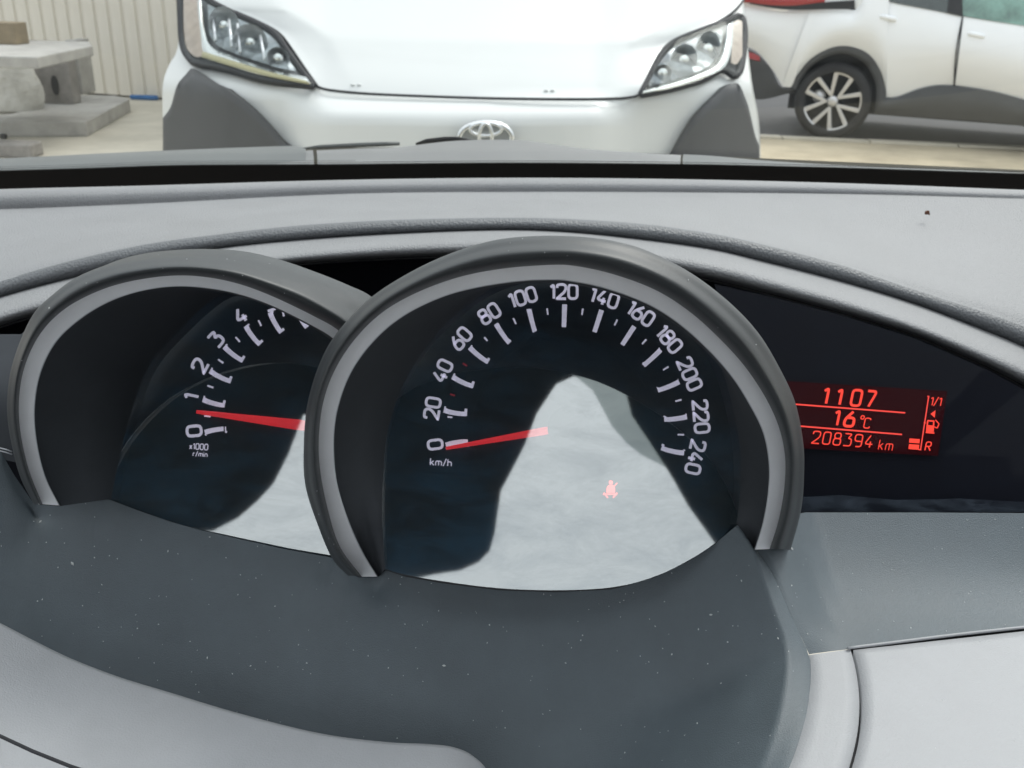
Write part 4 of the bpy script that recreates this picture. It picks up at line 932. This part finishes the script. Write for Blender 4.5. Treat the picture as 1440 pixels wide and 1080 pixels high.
# right-hand fascia: slope under the display, ledge strip, storage lid
E3 = [p for p, q in zip(EL, ES) if q.y <= 921.5]
tr_ = seq([(1060, 773), (1075, 758), (1092, 742), (1110, 728), (1128, 719), (1300, 719), (1440, 720), (1600, 724)], 80)
br_ = seq([(1138, 921), (1195, 911.5), (1260, 903), (1340, 893), (1440, 882), (1600, 866)], 80)
rows = []
TS = (0, .05, .12, .22, .34, .46, .6, .75, .88, 1)
for t in TS:
    r_ = []
    fi = t * (len(E3) - 1); e = E3[int(fi)].lerp(E3[min(len(E3) - 1, int(fi) + 1)], fi - int(fi))
    for k in range(80):
        kk = min(1, k / 16); kk = kk * kk * (3 - 2 * kk)
        top3 = at(tr_[k].x, tr_[k].y, .322 + .045 * kk)
        bot3 = atz(br_[k].x, br_[k].y, zs)
        r_.append(top3.lerp(bot3, t) + Vector((0, -.001, -.007 * math.sin(math.pi * t) * min(1, k / 10))))
    dlt = e - r_[0]
    for k in range(16):
        q = 1 - k / 16; r_[k] = r_[k] + dlt * (q * q * (3 - 2 * q))
    rows.append(r_)
mb = MB(); mb.grid(smooth_rows(rows, 3)); orient(put('side_slope', mb, M_low, DB), CAM)
sv = cr([(1196, 913), (1203, 940), (1208, 975), (1208, 1010), (1203, 1045), (1192, 1085), (1175, 1130)], 30)
ev = cr([(1138, 921), (1141, 945), (1139, 970), (1130, 1020), (1112, 1075), (1085, 1130), (1050, 1180)], 30)
mb = MB(); rows = [[atz(p.x, p.y, zs) for p in lerp_pts(ev, sv, t)] for t in (0, .3, .7, 1)]
rows = [[p + Vector((-.004, 0, -.008)) for p in rows[0]]] + rows + [[p + Vector((.0, 0, -.006)) for p in rows[-1]]]
mb.grid(rows); orient(put('ledge_strip', mb, M_lid_dim, DB), CAM)
lt = cr([(1200, 914.5), (1260, 906), (1340, 896), (1440, 885), (1600, 869)], 30)
lb = cr([(1179, 1130), (1300, 1140), (1440, 1150), (1600, 1150)], 30)
sv2 = [Vector((p.x + 4, p.y)) for p in sv]
rows = []
for i in range(30):
    t = i / 29; a = sv2[i]; bx = 1600; by = 869 + (1150 - 869) * t
    rows.append([atz(a.x + (bx - a.x) * s, (a.y + 1) + (by - a.y) * s + (-3 if False else 0), zs + .0005) for s in [k / 20 for k in range(21)]])
rows2 = [[p + Vector((0, .0, -.006)) for p in rows[0]]] + rows
rows2 = [[r_[0] + Vector((0, 0, -.006))] + r_ for r_ in rows2]
mb = MB(); mb.grid(rows2); lid = orient(put('storage_lid', mb, M_lid_dim, DB), CAM)
mb = MB(); mb.tube([atz(p.x, p.y - 2.0, zs + .001) for p in cr([(1192, 913.5), (1260, 905), (1340, 895), (1440, 884), (1600, 868)], 30)], .0006, 6); put('lid_edge', mb, M_lid_dim, lid)
mb = MB(); g0 = [atz(p.x - 4, p.y, zs - .003) for p in cr([(1196, 905)] + [tuple(q) for q in sv], 40)]; g1 = [atz(p.x + 10, p.y, zs - .003) for p in cr([(1196, 905)] + [tuple(q) for q in sv], 40)]
mb.grid([g0, g1]); put('lid_gap', mb, M_seam, lid)
mb = MB(); g0 = [atz(p.x, p.y - 7, zs - .003) for p in lt]; g1 = [atz(p.x, p.y + 6, zs - .003) for p in lt]
mb.grid([g0, g1]); put('lid_gap', mb, M_seam, lid)
# end cap left of the tachometer with two thin bright trim lines
mb = MB(); ec = [[at(x, y, .40 + .0 * x) for x, y in ((-160, 470), (-60, 470), (30, 470), (60, 440))], [at(x, y, .375) for x, y in ((-160, 560), (-60, 560), (20, 560), (50, 560))], [at(x, y, .372) for x, y in ((-160, 620), (-60, 632), (22, 650), (60, 690))]]
mb.grid(smooth_rows(ec, 4)); put('end_cap', mb, M_wall, DB)
for dy in (0, 4):
    mb = MB(); mb.tube([at(x, y + dy, .365) for x, y in ((-40, 628), (0, 630), (8, 632), (17, 635))], .0003, 6); put('trim_line', mb, M_line, DB)

# ---------------- dust and a crumb
crumb_mb = MB(); cc = at(1303, 302.5, mixY(.25)(1303)) + Vector((0, 0, .0015))
for k in range(7): crumb_mb.box(cc + Vector((random.uniform(-.0012, .0014), random.uniform(-.001, .001), random.uniform(-.0006, .0014))), .0018, .0014, .0013, Matrix.Rotation(random.random() * 3, 3, 'Y'))
tag(put('crumb', crumb_mb, M_crumb, None, smooth=False, loc=tuple(cc)), 'tiny reddish brown crumb lying on the upper dashboard pad', 'crumb')
bpy.context.view_layer.update()
from mathutils.bvhtree import BVHTree
dg = bpy.context.evaluated_depsgraph_get()
mb = MB()
surf = {'gauge_shelf', 'side_slope', 'hood', 'upper_pad', 'lower_ledge', 'storage_lid', 'brow'}
n_ok = 0
for k in range(620):
    px = random.uniform(0, 1440); py = random.choice((random.uniform(690, 1075), random.uniform(690, 960), random.uniform(280, 520)))
    hit, loc_, nor, idx, ob, _ = S.ray_cast(dg, CAM, ray(px, py).normalized())
    if not hit or ob.name.split('.')[0] not in surf: continue
    if ob.name.split('.')[0] in ('upper_pad', 'brow', 'lower_ledge', 'storage_lid') and random.random() < .8: continue
    r_ = random.choice((.00011, .00014, .0002)) * random.uniform(.7, 1.3) * (loc_ - CAM).length / .33
    if random.random() < .04: r_ *= 2
    if nor.dot(loc_ - CAM) > 0: nor = -nor
    t1 = nor.orthogonal().normalized(); t2 = nor.cross(t1); c = loc_ + nor * r_ * .3; el_ = random.uniform(1, 2.2)
    a = random.random() * 3; t1, t2 = t1 * math.cos(a) + t2 * math.sin(a), t2 * math.cos(a) - t1 * math.sin(a)
    mb.add([c + t1 * r_ * el_, c + t2 * r_, c - t1 * r_ * el_, c - t2 * r_, c + nor * r_], [(0, 1, 4), (1, 2, 4), (2, 3, 4), (3, 0, 4)])
dso = put('dust', mb, M_dust, None, smooth=False, kind='stuff')
dso['label'] = 'pale dust specks scattered over the dashboard plastics'
